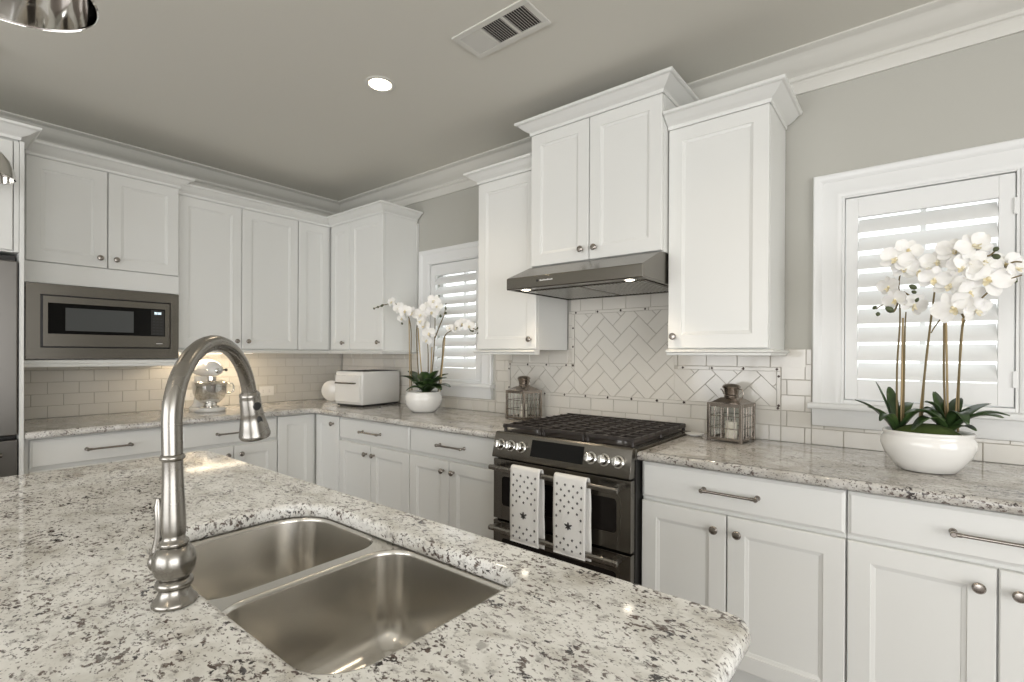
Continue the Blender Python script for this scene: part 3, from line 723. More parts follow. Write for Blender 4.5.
# control panel: sloped prism
cpp = [(-.648, .926), (-.668, .926), (-.676, .920), (-.704, .812), (-.702, .806), (-.653, .806)]
m = MB(); m.rings([[(x, y, z) for y, z in cpp] for x in (RX0, RX1)]); CPo = m.build('control_panel', 'steel', RG, bevel=.0015)
sl = Vector((0, -.704+.676, .812-.920)).normalized(); nn = Vector((0, sl.z, -sl.y))
if nn.y > 0: nn = -nn
def onpanel(x, t, off=0): return Vector((x, -.676, .920))+sl*t+nn*off
m = MB(); m.rings([[onpanel(2.618, .012, o_), onpanel(2.893, .012, o_), onpanel(2.893, .088, o_), onpanel(2.618, .088, o_)] for o_ in (.0003, .0022)]); m.build('display', 'blackglass', CPo, smooth=0)
for x in (2.438, 2.500, 2.562, 2.932, 2.994, 3.058):
    m = MB(); m.lathe([(.0265, 0), (.0265, .004), (.021, .006), (.020, .026), (.0185, .031), (.012, .033), (0, .033)], onpanel(x, .054, .0004), nn, 28)
    kk = m.build('knob', 'chrome', CPo, smooth=40)
    m = MB(); q = onpanel(x, .054, .0334); a1 = sl*.017; a2 = Vector((.004, 0, 0)); m.rings([[q-a1-a2+nn*h_, q-a1+a2+nn*h_, q+a1+a2+nn*h_, q+a1-a2+nn*h_] for h_ in (0, .008)]); m.build('grip', 'chrome', kk, bevel=.0015)
def oven_door(z0, z1, wz0, wz1, hz, nm):
    m = MB(); yf, yb = -.690, -.653
    frame(m, RX0, RX1, z0, z1, 2.441, 3.056, wz0, wz1, yf, yb)
    d = m.build(nm, 'steel', RG, bevel=.0015)
    m = MB()
    rr_ = [rrect(2.4405, 3.0565, wz0-.0005, wz1+.0005, .012, 5)]
    m.rings([[(x, y, z) for x, z in rr_[0]] for y in (-.662, -.688)]); m.build('oven_window', 'darkwin', d, smooth=0)
    # thin raised frame around the glass
    m = MB(); outer = rrect(2.431, 3.066, wz0-.010, wz1+.010, .02, 5); inner = rrect(2.446, 3.051, wz0+.005, wz1-.005, .016, 5)
    vs = [(x, -.6925, z) for x, z in outer]+[(x, -.6925, z) for x, z in inner]+[(x, -.6895, z) for x, z in outer]+[(x, -.6875, z) for x, z in inner]; n = len(outer)
    fs = [(i, (i+1) % n, n+(i+1) % n, n+i) for i in range(n)]+[(i, (i+1) % n, 2*n+(i+1) % n, 2*n+i) for i in range(n)]+[(n+i, n+(i+1) % n, 3*n+(i+1) % n, 3*n+i) for i in range(n)]
    m.add(vs, fs); m.build('window_bezel', 'steel', d, smooth=0)
    m = MB(); yh = -.745
    sec = [(yh-.010, hz-.008), (yh-.012, hz+.006), (yh-.006, hz+.013), (yh+.006, hz+.013), (yh+.010, hz+.006), (yh+.006, hz-.008)]
    m.rings([[(x, y, z) for y, z in sec] for x in (2.413, 3.084)])
    for x in (2.434, 3.063): m.box(x-.012, x+.012, yh+.004, -.6905, hz-.010, hz+.012)
    m.build('handle', 'nickel', d, bevel=.0015)
    return d
oven_door(.508, .797, .572, .722, .765, 'upper_oven_door')
oven_door(.105, .497, .225, .425, .478, 'lower_oven_door')
# burners and grates
for (x, y, r_) in ((2.53, -.49, .042), (2.53, -.20, .034), (2.752, -.345, .05), (2.975, -.49, .046), (2.975, -.20, .034)):
    m = MB(); m.lathe([(r_*1.25, 0), (r_*1.25, .004), (r_, .007), (r_*.95, .014), (0, .014)], (x, y, .9245), (0, 0, 1), 28); b_ = m.build('burner', 'chrome', RG, smooth=40)
    m = MB(); m.lathe([(r_*.78, 0), (r_*.82, .004), (r_*.70, .008), (0, .009)], (x, y, .939), (0, 0, 1), 28); m.build('burner_cap', 'iron', b_, smooth=40)
for gx0, gx1 in ((2.405, 2.634), (2.638, 2.866), (2.870, 3.100)):
    m = MB(); y0, y1 = -.640, -.035; w_ = .0065; zt = .957; zb_ = .944
    for x in (gx0+.008, gx1-.008): m.box(x-w_, x+w_, y0, y1, zb_-.004, zt)
    for k in range(9):
        y = y0+.012+(y1-y0-.024)*k/8
        m.box(gx0, gx1, y-.0048, y+.0048, zb_, zt+.003)
    xm = (gx0+gx1)/2
    for x in (xm-.035, xm+.035): m.box(x-.0055, x+.0055, y0+.01, y1-.01, zb_, zt+.001)
    for x in (gx0+.01, gx1-.01):
        for y in (y0+.012, (y0+y1)/2, y1-.012): m.lathe([(.009, 0), (.007, .019)], (x, y, .9245), n=10)
    m.build('grate', 'iron', RG, bevel=.0018)
# ------------------------------------------------------------------ towels
def towel(x0, w, label, zlow):
    T = root('dish_towel', label, 'towel', (x0+w/2, -.745, .778))
    yh, n = 0, 14
    path = []
    for z in [zlow-.778+(-.0-(zlow-.778))*k/12 for k in range(13)]: path.append((-.0155-.004*math.sin((z+.3)*9)*min(1, -z*6), z-.0))
    path += [(-.0145, .006), (-.011, .0135), (-.004, .0175), (.004, .0175), (.011, .0135), (.0142, .005)]
    zl2 = zlow-.778-.012
    for k in range(1, 13): z = zl2*k/12; path.append((.0145+.002*math.sin(k*.8), z))
    rows = []
    for i, (y, z) in enumerate(path):
        row = []
        for j in range(n+1):
            u = j/n; x = (u-.5)*w*(1-.03*min(1, abs(z)*3))
            dy = -.0022*math.sin(u*7+z*6)*min(1, abs(z)*8) if y < 0 else .0
            xx = x + (.006 if y > 0 else 0)*min(1, abs(z)*10) - z*(.012 if y > 0 else -.012)
            row.append((xx, y+dy, z))
        rows.append(row)
    m = MB(); vs = [p for r_ in rows for p in r_]; fs = []
    for i in range(len(rows)-1):
        for j in range(n): a = i*(n+1)+j; fs.append((a, a+1, a+n+2, a+n+1))
    m.add(vs, fs)
    # printed motifs on the front fall
    pr = m
    def motif(u, z, s_, kind):
        k = min(12, max(0, (z-(zlow-.778))/(0-(zlow-.778))*12)); i = int(min(11, k)); f_ = k-i
        y0_ = path[i][0]*(1-f_)+path[i+1][0]*f_
        x = (u-.5)*w*(1-.03*min(1, abs(z)*3))+z*.012
        dy = -.0022*math.sin(u*7+z*6)*min(1, abs(z)*8)
        y = y0_+dy-.0016
        if kind == 0:
            P_ = [(0, s_), (s_*.35, s_*.3), (s_, .2*s_), (s_*.45, -s_*.2), (s_*.5, -s_), (0, -s_*.5), (-s_*.5, -s_), (-s_*.45, -s_*.2), (-s_, .2*s_), (-s_*.35, s_*.3)]
            shapes = [P_]
        else:
            el = lambda cx, cz, a, b, t: [(cx+a*math.cos(q)*math.cos(t)-b*math.sin(q)*math.sin(t), cz+a*math.cos(q)*math.sin(t)+b*math.sin(q)*math.cos(t)) for q in [2*math.pi*k_/10 for k_ in range(10)]]
            shapes = [el(0, 0, s_*.28, s_*.9, 0), el(-s_*.5, s_*.15, s_*.5, s_*.22, -.5), el(s_*.5, s_*.15, s_*.5, s_*.22, .5), el(-s_*.35, -s_*.35, s_*.4, s_*.16, .6), el(s_*.35, -s_*.35, s_*.4, s_*.16, -.6)]
        for sh in shapes:
            pr.add([(x+a, y, z+b) for a, b in sh], [tuple(range(len(sh)))], 1)
    rws = 13
    for r_ in range(rws):
        z = -.022-r_*(.778-zlow-.045)/(rws-1)
        for q in range(4):
            u = (.12+.25*q) if r_ % 2 == 0 else (.0+.25*q)
            if u < .04: continue
            if 6 <= r_ <= 9 and .22 < u < .78: continue
            motif(u, z, .0062, 0)
    motif(.5, -.022-7.5*(.778-zlow-.045)/(rws-1), .019, 1)
    o = m.build('cloth', ['cloth', 'print'], T, smooth=60, fix=False)
    so = o.modifiers.new('thickness', 'SOLIDIFY'); so.thickness = .0022; so.offset = 0
    h_ = MB()
    for (z_, y_) in ((zlow-.778+.001, -.0175),): h_.box(-w*.485, w*.485, y_-.0012, y_+.0025, z_-.003, z_+.004)
    h_.build('hem', 'cloth', T)
    return T
towel(2.553, .163, 'white dark-printed dish towel on the oven handle, left one', .455)
towel(2.790, .160, 'white dark-printed dish towel on the oven handle, right one', .462)

# ------------------------------------------------------------------ hood
HO = root('range_hood', 'stainless steel under-cabinet range hood with two lit lamps over the range', 'range hood')
hx0, hx1 = 2.385, 3.111
m = MB()
sec = [(-.012, 1.765), (-.392, 1.765), (-.400, 1.762), (-.586, 1.684), (-.590, 1.680), (-.590, 1.629), (-.586, 1.625), (-.570, 1.625), (-.570, 1.632), (-.03, 1.632), (-.03, 1.625), (-.012, 1.625)]
m.rings([[(x, y, z) for y, z in sec] for x in (hx0, hx1)])
for x in (hx0, hx1-.012): m.box(x, x+.012, -.570, -.03, 1.625, 1.632)
m.build('canopy', 'steel', HO, bevel=.0012, smooth=0)
for k in range(2):
    a = hx0+.03+k*.335; 
    m = MB(); m.box(a, a+.325, -.47, -.06, 1.6275, 1.6318); ff = m.build('grease_filter', 'steel', HO, bevel=.001)
    m = MB()
    for j in range(16): m.box(a+.012+j*.019, a+.018+j*.019, -.46, -.07, 1.6262, 1.6274)
    m.build('mesh', 'lens', ff, smooth=0)
for x in (hx0+.082, hx1-.082):
    m = MB(); m.lathe([(.026, 0), (.030, -.003), (.030, -.0055), (.022, -.006), (.021, -.004), (0, -.004)], (x, -.535, 1.6318), (0, 0, 1), 24); l_ = m.build('lamp', 'lens', HO)
    m = MB(); m.lathe([(.020, -.0062), (.019, -.0072), (0, -.0078)], (x, -.535, 1.6318), (0, 0, 1), 20); m.build('lens', 'lit', l_)
    s_ = spot('hood_lamp_light', (x, -.520, 1.618), 3.2, ang=120, rad=.02, look=(0, .15, -1)); 
m = MB(); m.lathe([(.0055, 0), (.0055, .0015), (0, .0015)], (2.575, -.5902, 1.658), (0, -1, 0), 16); m.build('badge', 'rubber', HO)
m = MB()
for k in range(10): m.box(2.590+k*.0075, 2.595+k*.0075, -.5912, -.5902, 1.655, 1.660+(.002 if k % 3 == 0 else 0))
m.build('brand_mark', 'mark', HO, smooth=0)

# under-cabinet strips
o = MB().box(.215, .290, -1.32, -.90, 1.303, 1.328).build('under_cabinet_light', ['plastic']); tag(o, 'lit warm strip light under the wall cabinet beside the microwave', 'light')
MB().box(.221, .284, -1.315, -.905, 1.3012, 1.3028).build('lens', 'led', o, smooth=0)
l_ = area('under_cabinet_glow', (.250, -1.11, 1.296), (-.25, 0, -1), .04, .40, 2.3, (1, .80, .56)); l_.rotation_euler = Euler((0, R(12), 0))
# outlets
for (ya, yb_, lab) in ((-.735, -.622, 'white horizontal wall outlet between the stand mixer and the corner'), (-1.285, -1.172, 'white horizontal wall outlet behind the stand mixer')):
    o = root('wall_outlet', lab, 'outlet', (0, 0, 0), Lr)
    pl = MB().box(ya, yb_, -.0145, -.0093, .968, 1.042).build('cover_plate', 'plastic', o, bevel=.002)
    for s_ in (-1, 1):
        cx = (ya+yb_)/2+s_*.024
        so = MB().box(cx-.017, cx+.017, -.0162, -.0146, .989, 1.021).build('socket', 'plastic', pl, bevel=.001)
        m = MB(); m.box(cx-.009, cx-.001, -.0167, -.0163, .997, .9985); m.box(cx-.009, cx-.001, -.0167, -.0163, 1.0115, 1.013); m.build('slot', 'rubber', pl, smooth=0)

# ------------------------------------------------------------------ ceiling fittings
def downlight(x, y, lab, p=21):
    d = root('recessed_downlight', lab, 'downlight', (x, y, H))
    m = MB(); m.lathe([(.072, 0), (.072, -.003), (.064, -.006), (.055, -.004), (.051, 0)], n=40, cap=False); m.build('trim_ring', 'trim', d)
    m = MB(); m.lathe([(.051, -.0035), (.044, -.0015), (0, -.0012)], n=32, cap=False); m.build('lens', 'lit', d, fix=False)
    spot('downlight_beam', (x, y, H-.012), p, ang=125, rad=.045)
downlight(1.962, -1.05, 'round lit recessed downlight in the ceiling over the aisle')
for x, y in ((3.55, -1.066), (1.97, -2.9), (3.55, -3.6), (5.2, -1.3), (5.2, -3.6)):
    l_ = spot('added_unseen_spot', (x, y, H-.012), 10, ang=125, rad=.045)  # extra spots added out of view for light, no fixtures modelled
V = root('ceiling_vent', 'white rectangular ceiling air vent with three louvered sections', 'vent', (2.68, -.998, H))
vx, vy = .190, .088
m = MB()
for q in ((-vx, vx, -vy, -vy+.026), (-vx, vx, vy-.026, vy), (-vx, -vx+.026, -vy+.026, vy-.026), (vx-.026, vx, -vy+.026, vy-.026), (-.062, -.050, -vy+.026, vy-.026), (.050, .062, -vy+.026, vy-.026)): m.box(q[0], q[1], q[2], q[3], -.008, -.0005)
m.build('frame', 'trim', V, bevel=.002)
MB().box(-vx+.02, vx-.02, -vy+.02, vy-.02, -.0012, -.0006).build('duct_opening', 'black', V, smooth=0)
for sx0, sx1, tilt in ((-vx+.026, -.062, -42), (-.050, .050, 42), (.062, vx-.026, 42)):
    n = 9 if tilt > 0 else 11
    for k in range(n):
        x = sx0+(sx1-sx0)*(k+.5)/n
        T = Matrix.Translation((x, 0, -.0045)) @ Matrix.Rotation(R(tilt), 4, 'Y')
        m = MB(); m.T = T; m.cbox((0, 0, 0), (.0072 if tilt > 0 else .0105, 2*(vy-.0265), .001)); m.build('slat', 'trim', V, smooth=0)

# ------------------------------------------------------------------ pendants
def pendant(x, y, zr, lab, rr_=.095):
    p = root('pendant_lamp', lab, 'pendant lamp', (x, y, zr))
    k = rr_
    m = MB(); m.lathe([(k, 0), (k*1.02, .002), (k*1.0, .006), (k*.97, .03*k/.095), (k*.86, .062*k/.095), (k*.66, .090*k/.095), (k*.40, .110*k/.095), (k*.2, .120*k/.095), (k*.19, .15*k/.095), (.012, .155), (.0115, .150), (k*.17, .115*k/.095), (k*.38, .106*k/.095), (k*.64, .086*k/.095), (k*.83, .060*k/.095), (k*.94, .03*k/.095), (k*.97, .002)], n=48, cap=False)
    m.build('shade', 'chrome', p, smooth=50)
    m = MB(); m.lathe([(.006, .15), (.006, H-zr-.02)], n=12); m.build('rod', 'chrome', p)
    m = MB(); m.lathe([(.05, H-zr-.001), (.05, H-zr-.008), (.03, H-zr-.02), (.006, H-zr-.024)], n=28); m.build('canopy', 'chrome', p)
    m = MB(); m.lathe([(.014, .105), (.016, .085), (.026, .060), (.027, .045), (.018, .03), (0, .026)], n=20); m.build('bulb', 'ceramic', p)
def along(u, v, dep): return CAM + (_F + _R2*((u-512)/FPX) - _U2*((v-355.807)/FPX))*dep
q = along(-4, -18, .80); pendant(q.x, q.y, q.z, 'polished chrome dome pendant lamp at the top left, nearer one', .125)
q = along(-22, 175, 2.1); pendant(q.x, q.y, q.z, 'polished chrome dome pendant lamp at the left edge, farther one', .114)

# ------------------------------------------------------------------ lanterns
def lantern(x, y, rz, lab, s=1.0):
    Ln = root('candle_lantern', lab, 'lantern', (x, y, .9145), rz)
    h = .072*s; zt = .168*s
    m = MB()
    for a in (-1, 1):
        for b in (-1, 1):
            m.box(a*h-.0065, a*h+.0065, b*h-.0065, b*h+.0065, .004, zt); m.box(a*h-.008, a*h+.008, b*h-.008, b*h+.008, 0, .006)
    for z in (.012, zt-.006):
        for a in (-1, 1):
            m.box(-h, h, a*h-.0045, a*h+.0045, z-.006, z+.006); m.box(a*h-.0045, a*h+.0045, -h, h, z-.006, z+.006)
    m.box(-h, h, -h, h, .008, .011); m.build('frame', 'lantern', Ln, bevel=.001)
    for a in range(4):
        m = MB(); m.T = Matrix.Rotation(R(90*a), 4, 'Z')
        for u in (-.62, -.2, .2, .62): m.tube([(u*h, -h-.001, .018), (u*h, -h-.001, zt-.012)], .0021, 8)
        for z in (.060, .115): m.tube([(-h, -h-.0015, z*s), (h, -h-.0015, z*s)], .0021, 8)
        m.build('wire_guard', 'lantern', Ln)
        m = MB(); m.T = Matrix.Rotation(R(90*a), 4, 'Z'); m.add([(-h+.005, -h+.002, .018), (h-.005, -h+.002, .018), (h-.005, -h+.002, zt-.012), (-h+.005, -h+.002, zt-.012)], [(0, 1, 2, 3)]); m.build('glass_panel', 'glass', Ln, smooth=0)
    m = MB(); rs = []
    for k, (w_, z) in enumerate(((h+.006, zt), (h+.006, zt+.004), (h*.88, zt+.008), (h*.60, zt+.022), (h*.46, zt+.028))): rs.append([(-w_, -w_, z), (w_, -w_, z), (w_, w_, z), (-w_, w_, z)])
    m.rings(rs); m.build('roof', 'lantern', Ln, smooth=0)
    m = MB(); z = zt+.026; m.lathe([(.030, z), (.032, z+.010), (.029, z+.014), (.031, z+.018), (.033, z+.040), (.039, z+.046), (.040, z+.052), (.032, z+.060), (.012, z+.065), (0, z+.066)], n=28); m.build('chimney', 'lantern', Ln, smooth=40)
    m = MB(); m.tube([(.034, -.004, z+.040), (.048, -.004, z+.040), (.056, -.004, z+.022), (.050, -.004, z+.002), (.041, -.004, z-.008), (.033, -.004, z-.004)], .0028, 8)
    m.tube([(-.033, 0, z+.014), (-.036, 0, z+.018), (-.042, 0, z+.034), (-.050, 0, z+.038)], .003, 8); m.build('bail_handle', 'lantern', Ln)
    m = MB(); m.lathe([(.026, .0115), (.026, .085), (.022, .088), (0, .086)], n=24); cd = m.build('candle', 'candle', Ln)
    m = MB(); m.tube([(0, 0, .0865), (.001, 0, .097)], .0012, 6); m.build('wick', 'rubber', cd)
lantern(3.338, -.125, R(-8), 'silver glass-paned candle lantern on the worktop right of the range')
lantern(2.150, -.135, R(-7), 'silver glass-paned candle lantern on the worktop left of the range')
for (x, y, lab) in ((3.165, -.105, 'small white spoon-rest dish behind the right corner of the range'), (2.275, -.055, 'small white dish beside the left lantern')):
    m = MB(); m.lathe([(.022, 0), (.024, .002), (.040, .006), (.044, .012), (.041, .0125), (.022, .005), (0, .005)], n=32)
    o = m.build('small_dish', 'ceramic'); o.location = (x, y, .9145); tag(o, lab, 'dish')

# ------------------------------------------------------------------ countertop oven
OV = root('countertop_oven', 'boxy white countertop oven with side handle on the corner worktop', 'oven', (.90, -.41, .9145), R(8))
w_, d_, h_ = .290, .385, .258
m = MB(); b0 = [(x, y) for x, y in rrect(-w_, 0, 0, d_, .014, 4)]
m.rings([[(x, y, z) for x, y in offset_poly(b0, i_)] for i_, z in ((.006, .016), (0, .024), (0, h_-.014), (.002, h_-.006), (.008, h_))]); bo = m.build('body', 'whiteapp', OV, smooth=50)
MB().box(-w_+.012, -.012, .012, d_-.012, .004, .0158).build('base', 'rubber', OV, smooth=0)
m = MB()
for a in (-w_+.03, -.03):
    for b in (.03, d_-.03): m.lathe([(.010, 0), (.010, .0045)], (a, b, 0), n=12)
m.build('feet', 'rubber', OV)
MB().box(-w_+.014, -.014, .014, d_-.014, h_+.0002, h_+.003).build('top_plate', 'rubber', OV, bevel=.001)
m = MB(); rectloft(m, -w_+.010, -.020, .032, h_-.030, [(0, -.0003), (0, -.008), (.004, -.012), (.012, -.012)]); dd = m.build('door', 'whiteapp', OV, smooth=30)
m = MB(); m.tube([(-w_+.04, -.034, h_-.085), (-.05, -.034, h_-.085)], .006, 12)
for x in (-w_+.05, -.06): m.tube([(x, -.0122, h_-.085), (x, -.034, h_-.085)], .005, 10)
m.build('handle', 'steel', dd)
# round white board on edge beside the oven
m = MB(); m.lathe([(.080, 0), (.084, .002), (.084, .010), (.080, .012), (0, .012)], (0, 0, .084), (.62, -.78, 0), 48)
o = m.build('round_platter', 'ceramic', smooth=50); o.location = (.262, -.262, .9145); tag(o, 'round white platter standing on edge left of the countertop oven', 'platter')

# ------------------------------------------------------------------ stand mixer (faces +x)
X = root('stand_mixer', 'white tilt-head stand mixer with polished steel bowl on the left worktop', 'mixer', (.27, -1.195, .9145), R(2)); X.scale = (1.1, 1.1, 1.12)
def oval(cx, a, b, n=28, p=2.4):
    out = []
    for j in range(n):
        t = 2*math.pi*j/n; c_, s_ = math.cos(t), math.sin(t)
        out.append((cx+a*math.copysign(abs(c_)**(2/p), c_), b*math.copysign(abs(s_)**(2/p), s_)))
    return out
m = MB(); m.rings([[(x, y, z) for x, y in oval(0, a, b)] for a, b, z in ((.125, .082, 0), (.130, .086, .006), (.130, .086, .016), (.124, .080, .022))]); m.build('base', 'whiteapp', X, smooth=50)
m = MB(); m.rings([[(x, y, z) for x, y in oval(cx, a, b, 24, 2.6)] for cx, a, b, z in ((-.078, .042, .060, .020), (-.082, .034, .044, .045), (-.085, .030, .036, .10), (-.085, .032, .037, .16), (-.080, .040, .040, .205))]); m.build('column', 'whiteapp', X, smooth=60)
m = MB(); rs = []
for (x, a, b, zc_) in ((-.142, .006, .006, .245), (-.138, .030, .030, .245), (-.12, .046, .044, .247), (-.07, .054, .052, .251), (0, .056, .055, .254), (.06, .052, .052, .252), (.105, .044, .044, .248), (.128, .034, .033, .244), (.136, .020, .020, .243)):
    rs.append([(x, a*math.cos(2*math.pi*j/24), zc_+b*math.sin(2*math.pi*j/24)*(1 if math.sin(2*math.pi*j/24) > 0 else .85)) for j in range(24)])
m.rings(rs); hd = m.build('head', 'whiteapp', X, smooth=60)
m = MB(); m.rings([[(x, y*1.012, z) for x, y, z in [(r_[0], r_[1], r_[2]) for r_ in [(xx, a*math.cos(t), .247+.0+b*math.sin(t)) for t in [2*math.pi*j/24 for j in range(24)]]]] for xx, a, b in ((.0, .0565, .006), (.07, .053, .006), (.11, .044, .006))]); m.build('trim_band', 'chrome', hd, smooth=60)
m = MB(); m.lathe([(.016, 0), (.016, .008), (.010, .012), (0, .012)], (.1362, 0, .243), (1, 0, 0), 18); m.build('attachment_hub', 'chrome', hd)
m = MB(); m.lathe([(.004, 0), (.004, .014), (.009, .016), (.009, .026), (0, .028)], (.085, .050, .245), (0, 1, 0), 14); m.build('hub_knob', 'rubber', hd)
m = MB(); m.lathe([(.004, 0), (.004, .010), (.008, .012), (.008, .020), (0, .022)], (-.06, -.050, .240), (0, -1, 0), 14); m.build('speed_lever', 'rubber', hd)
m = MB(); m.lathe([(.026, .205), (.026, .185), (.014, .180), (.010, .150)], (.055, 0, 0), n=20); m.build('beater_shaft', 'chrome', hd)
m = MB(); m.lathe([(.052, .0225), (.050, .028), (.038, .034), (.036, .045), (.052, .052), (.078, .078), (.090, .110), (.094, .150), (.097, .172), (.099, .174), (.096, .176), (.091, .170), (.086, .11), (.07, .075), (.03, .055), (0, .053)], (.035, 0, 0), n=36, cap=False); bw = m.build('bowl', 'chrome', X, smooth=50)
m = MB(); a0 = Vector((.035, 0, 0)); dr_ = Vector((.10, .995, 0))
m.tube([a0+dr_*.095+Vector((0, 0, .158)), a0+dr_*.125+Vector((0, 0, .158)), a0+dr_*.133+Vector((0, 0, .142)), a0+dr_*.130+Vector((0, 0, .112)), a0+dr_*.112+Vector((0, 0, .100)), a0+dr_*.088+Vector((0, 0, .100))], .0055, 10); m.build('bowl_handle', 'chrome', bw, smooth=60)

# ------------------------------------------------------------------ orchids
def frame_from(n, roll=0):
    n = Vector(n).normalized(); q = n.to_track_quat('Z', 'Y').to_matrix() @ Matrix.Rotation(roll, 3, 'Z'); return q
def petal(mb, T, ang, L_, W_, curl, cup, mi=0, z0=0):
    nu, nv = 6, 4; rows = []
    for i in range(nu+1):
        t = i/nu; wv = W_*(math.sin(math.pi*min(1, t*.90+.07))**.72)*(.62+.5*t) if t < 1 else W_*.20
        row = []
        for j in range(nv+1):
            s_ = (j/nv-.5)*2; x = L_*t; y = wv*.5*s_
            z = z0+curl*t*t*L_+cup*(s_*s_)*W_*.35*t-.02*L_*math.sin(s_*4+t*5)
            ca, sa = math.cos(ang), math.sin(ang); row.append(T @ Vector((x*ca-y*sa, x*sa+y*ca, z)))
        rows.append(row)
    vs = [p for r_ in rows for p in r_]
    fs = [(i*(nv+1)+j, (i+1)*(nv+1)+j, (i+1)*(nv+1)+j+1, i*(nv+1)+j+1) for i in range(nu) for j in range(nv)]
    mb.add(vs, fs, mi)
def flower(parent, pos, n, size, roll=0):
    mb = MB(); T = Matrix.Translation(pos) @ frame_from(n, roll).to_4x4()
    s_ = size/2
    for a in (90, 215, 325): petal(mb, T, R(a+random.uniform(-6, 6)), s_*.95, s_*.72, random.uniform(-.15, .05), .2, 0, -.002)
    for a in (20, 160): petal(mb, T, R(a+random.uniform(-6, 6)), s_*1.02, s_*1.18, random.uniform(-.12, .18), .35, 0, .001)
    petal(mb, T, R(270), s_*.42, s_*.30, .5, 1.0, 1, .002)
    petal(mb, T, R(235), s_*.26, s_*.24, 1.2, .8, 1, .002); petal(mb, T, R(305), s_*.26, s_*.24, 1.2, .8, 1, .002)
    mb.T = Matrix.Identity(4); q = T @ Vector((0, .05*s_, .10*s_))
    mb.lathe([(.0, -.004), (.09*s_, -.002), (.10*s_, .10*s_), (.05*s_, .18*s_), (0, .2*s_)], T @ Vector((0, .02*s_, 0)), T.to_3x3() @ Vector((0, 0, 1)), 10, 1)
    return mb.build('flower', ['petal', 'lip'], parent, smooth=80, fix=False)
def leaf(parent, p0, p1, w_, arch=.05, tipdrop=0, name='leaf'):
    p0, p1 = Vector(p0), Vector(p1); d = p1-p0; L_ = d.length; hz = Vector((d.x, d.y, 0)); sd = Vector((-d.y, d.x, 0)).normalized() if hz.length > 1e-4 else Vector((1, 0, 0))
    mb = MB(); nu = 10; rows = []
    for i in range(nu+1):
        t = i/nu; c_ = p0+d*t+Vector((0, 0, arch*math.sin(math.pi*t)-tipdrop*t*t)); wv = w_*.5*(math.sin(math.pi*min(.985, .12+.86*t))**.6)
        rows.append([c_-sd*wv+Vector((0, 0, wv*.35)), c_, c_+sd*wv+Vector((0, 0, wv*.35))])
    vs = [p for r_ in rows for p in r_]; fs = [(i*3+j, (i+1)*3+j, (i+1)*3+j+1, i*3+j+1) for i in range(nu) for j in range(2)]
    mb.add(vs, fs); o = mb.build(name, 'leaf', parent, smooth=80, fix=False)
    so = o.modifiers.new('thickness', 'SOLIDIFY'); so.thickness = .0016; so.offset = 0
    return o
def px(u, v, y):
    """photo pixel -> point on the vertical plane y"""
    r = _F + _R2*((u-512)/FPX) - _U2*((v-355.807)/FPX); t = (y-CAM.y)/r.y; return CAM+r*t
def spline(P, n=8):
    P = [Vector(p) for p in P]; out = []
    for i in range(len(P)-1):
        a = P[max(0, i-1)]; b = P[i]; c_ = P[i+1]; d = P[min(len(P)-1, i+2)]
        for k in range(n):
            t = k/n; out.append(.5*((2*b)+(c_-a)*t+(2*a-5*b+4*c_-d)*t*t+(-a+3*b-3*c_+d)*t**3))
    out.append(P[-1]); return out
def orchid(label, pot_c, pot_prof, potsx, potsy, rz, moss, stems, stakes, flowers, buds, leaves, fsize, sr):
    O = root('potted_orchid', label, 'potted plant', (pot_c[0], pot_c[1], .9145), 0)
    off = Vector(O.location)
    m = MB(); m.T = Matrix.Rotation(rz, 4, 'Z'); m.lathe(pot_prof, n=56, cap=False, sx=potsx, sy=potsy); m.build('pot', 'ceramic', O, smooth=60)
    m = MB(); m.T = Matrix.Rotation(rz, 4, 'Z'); m.lathe(moss, n=28, cap=False, sx=potsx, sy=potsy); m.build('moss', 'soil', O, smooth=80)
    for P_ in stems:
        m = MB(); q = spline([p-off for p in P_]); m.tube(q, [sr*(1.2-.5*k/len(q)) for k in range(len(q))], 8); m.build('stem', 'stem', O, smooth=60)
    for P_ in stakes:
        m = MB(); m.tube([p-off for p in P_], sr*1.15, 8); m.build('stake', 'stake', O, smooth=60)
    for p, n, s_ in flowers: flower(O, p-off, n, fsize*s_, random.uniform(-.5, .5))
    for p, s_ in buds:
        m = MB(); m.lathe([(0, -.010*s_), (.005*s_, -.006*s_), (.0065*s_, 0), (.0045*s_, .006*s_), (0, .011*s_)], p-off, (random.uniform(-1, 1), random.uniform(-1, 1), .5), 10); m.build('bud', 'bud', O, smooth=80)
    for a, b, w_, ar, td in leaves: leaf(O, a-off, b-off, w_*1.18, ar, td)
    return O
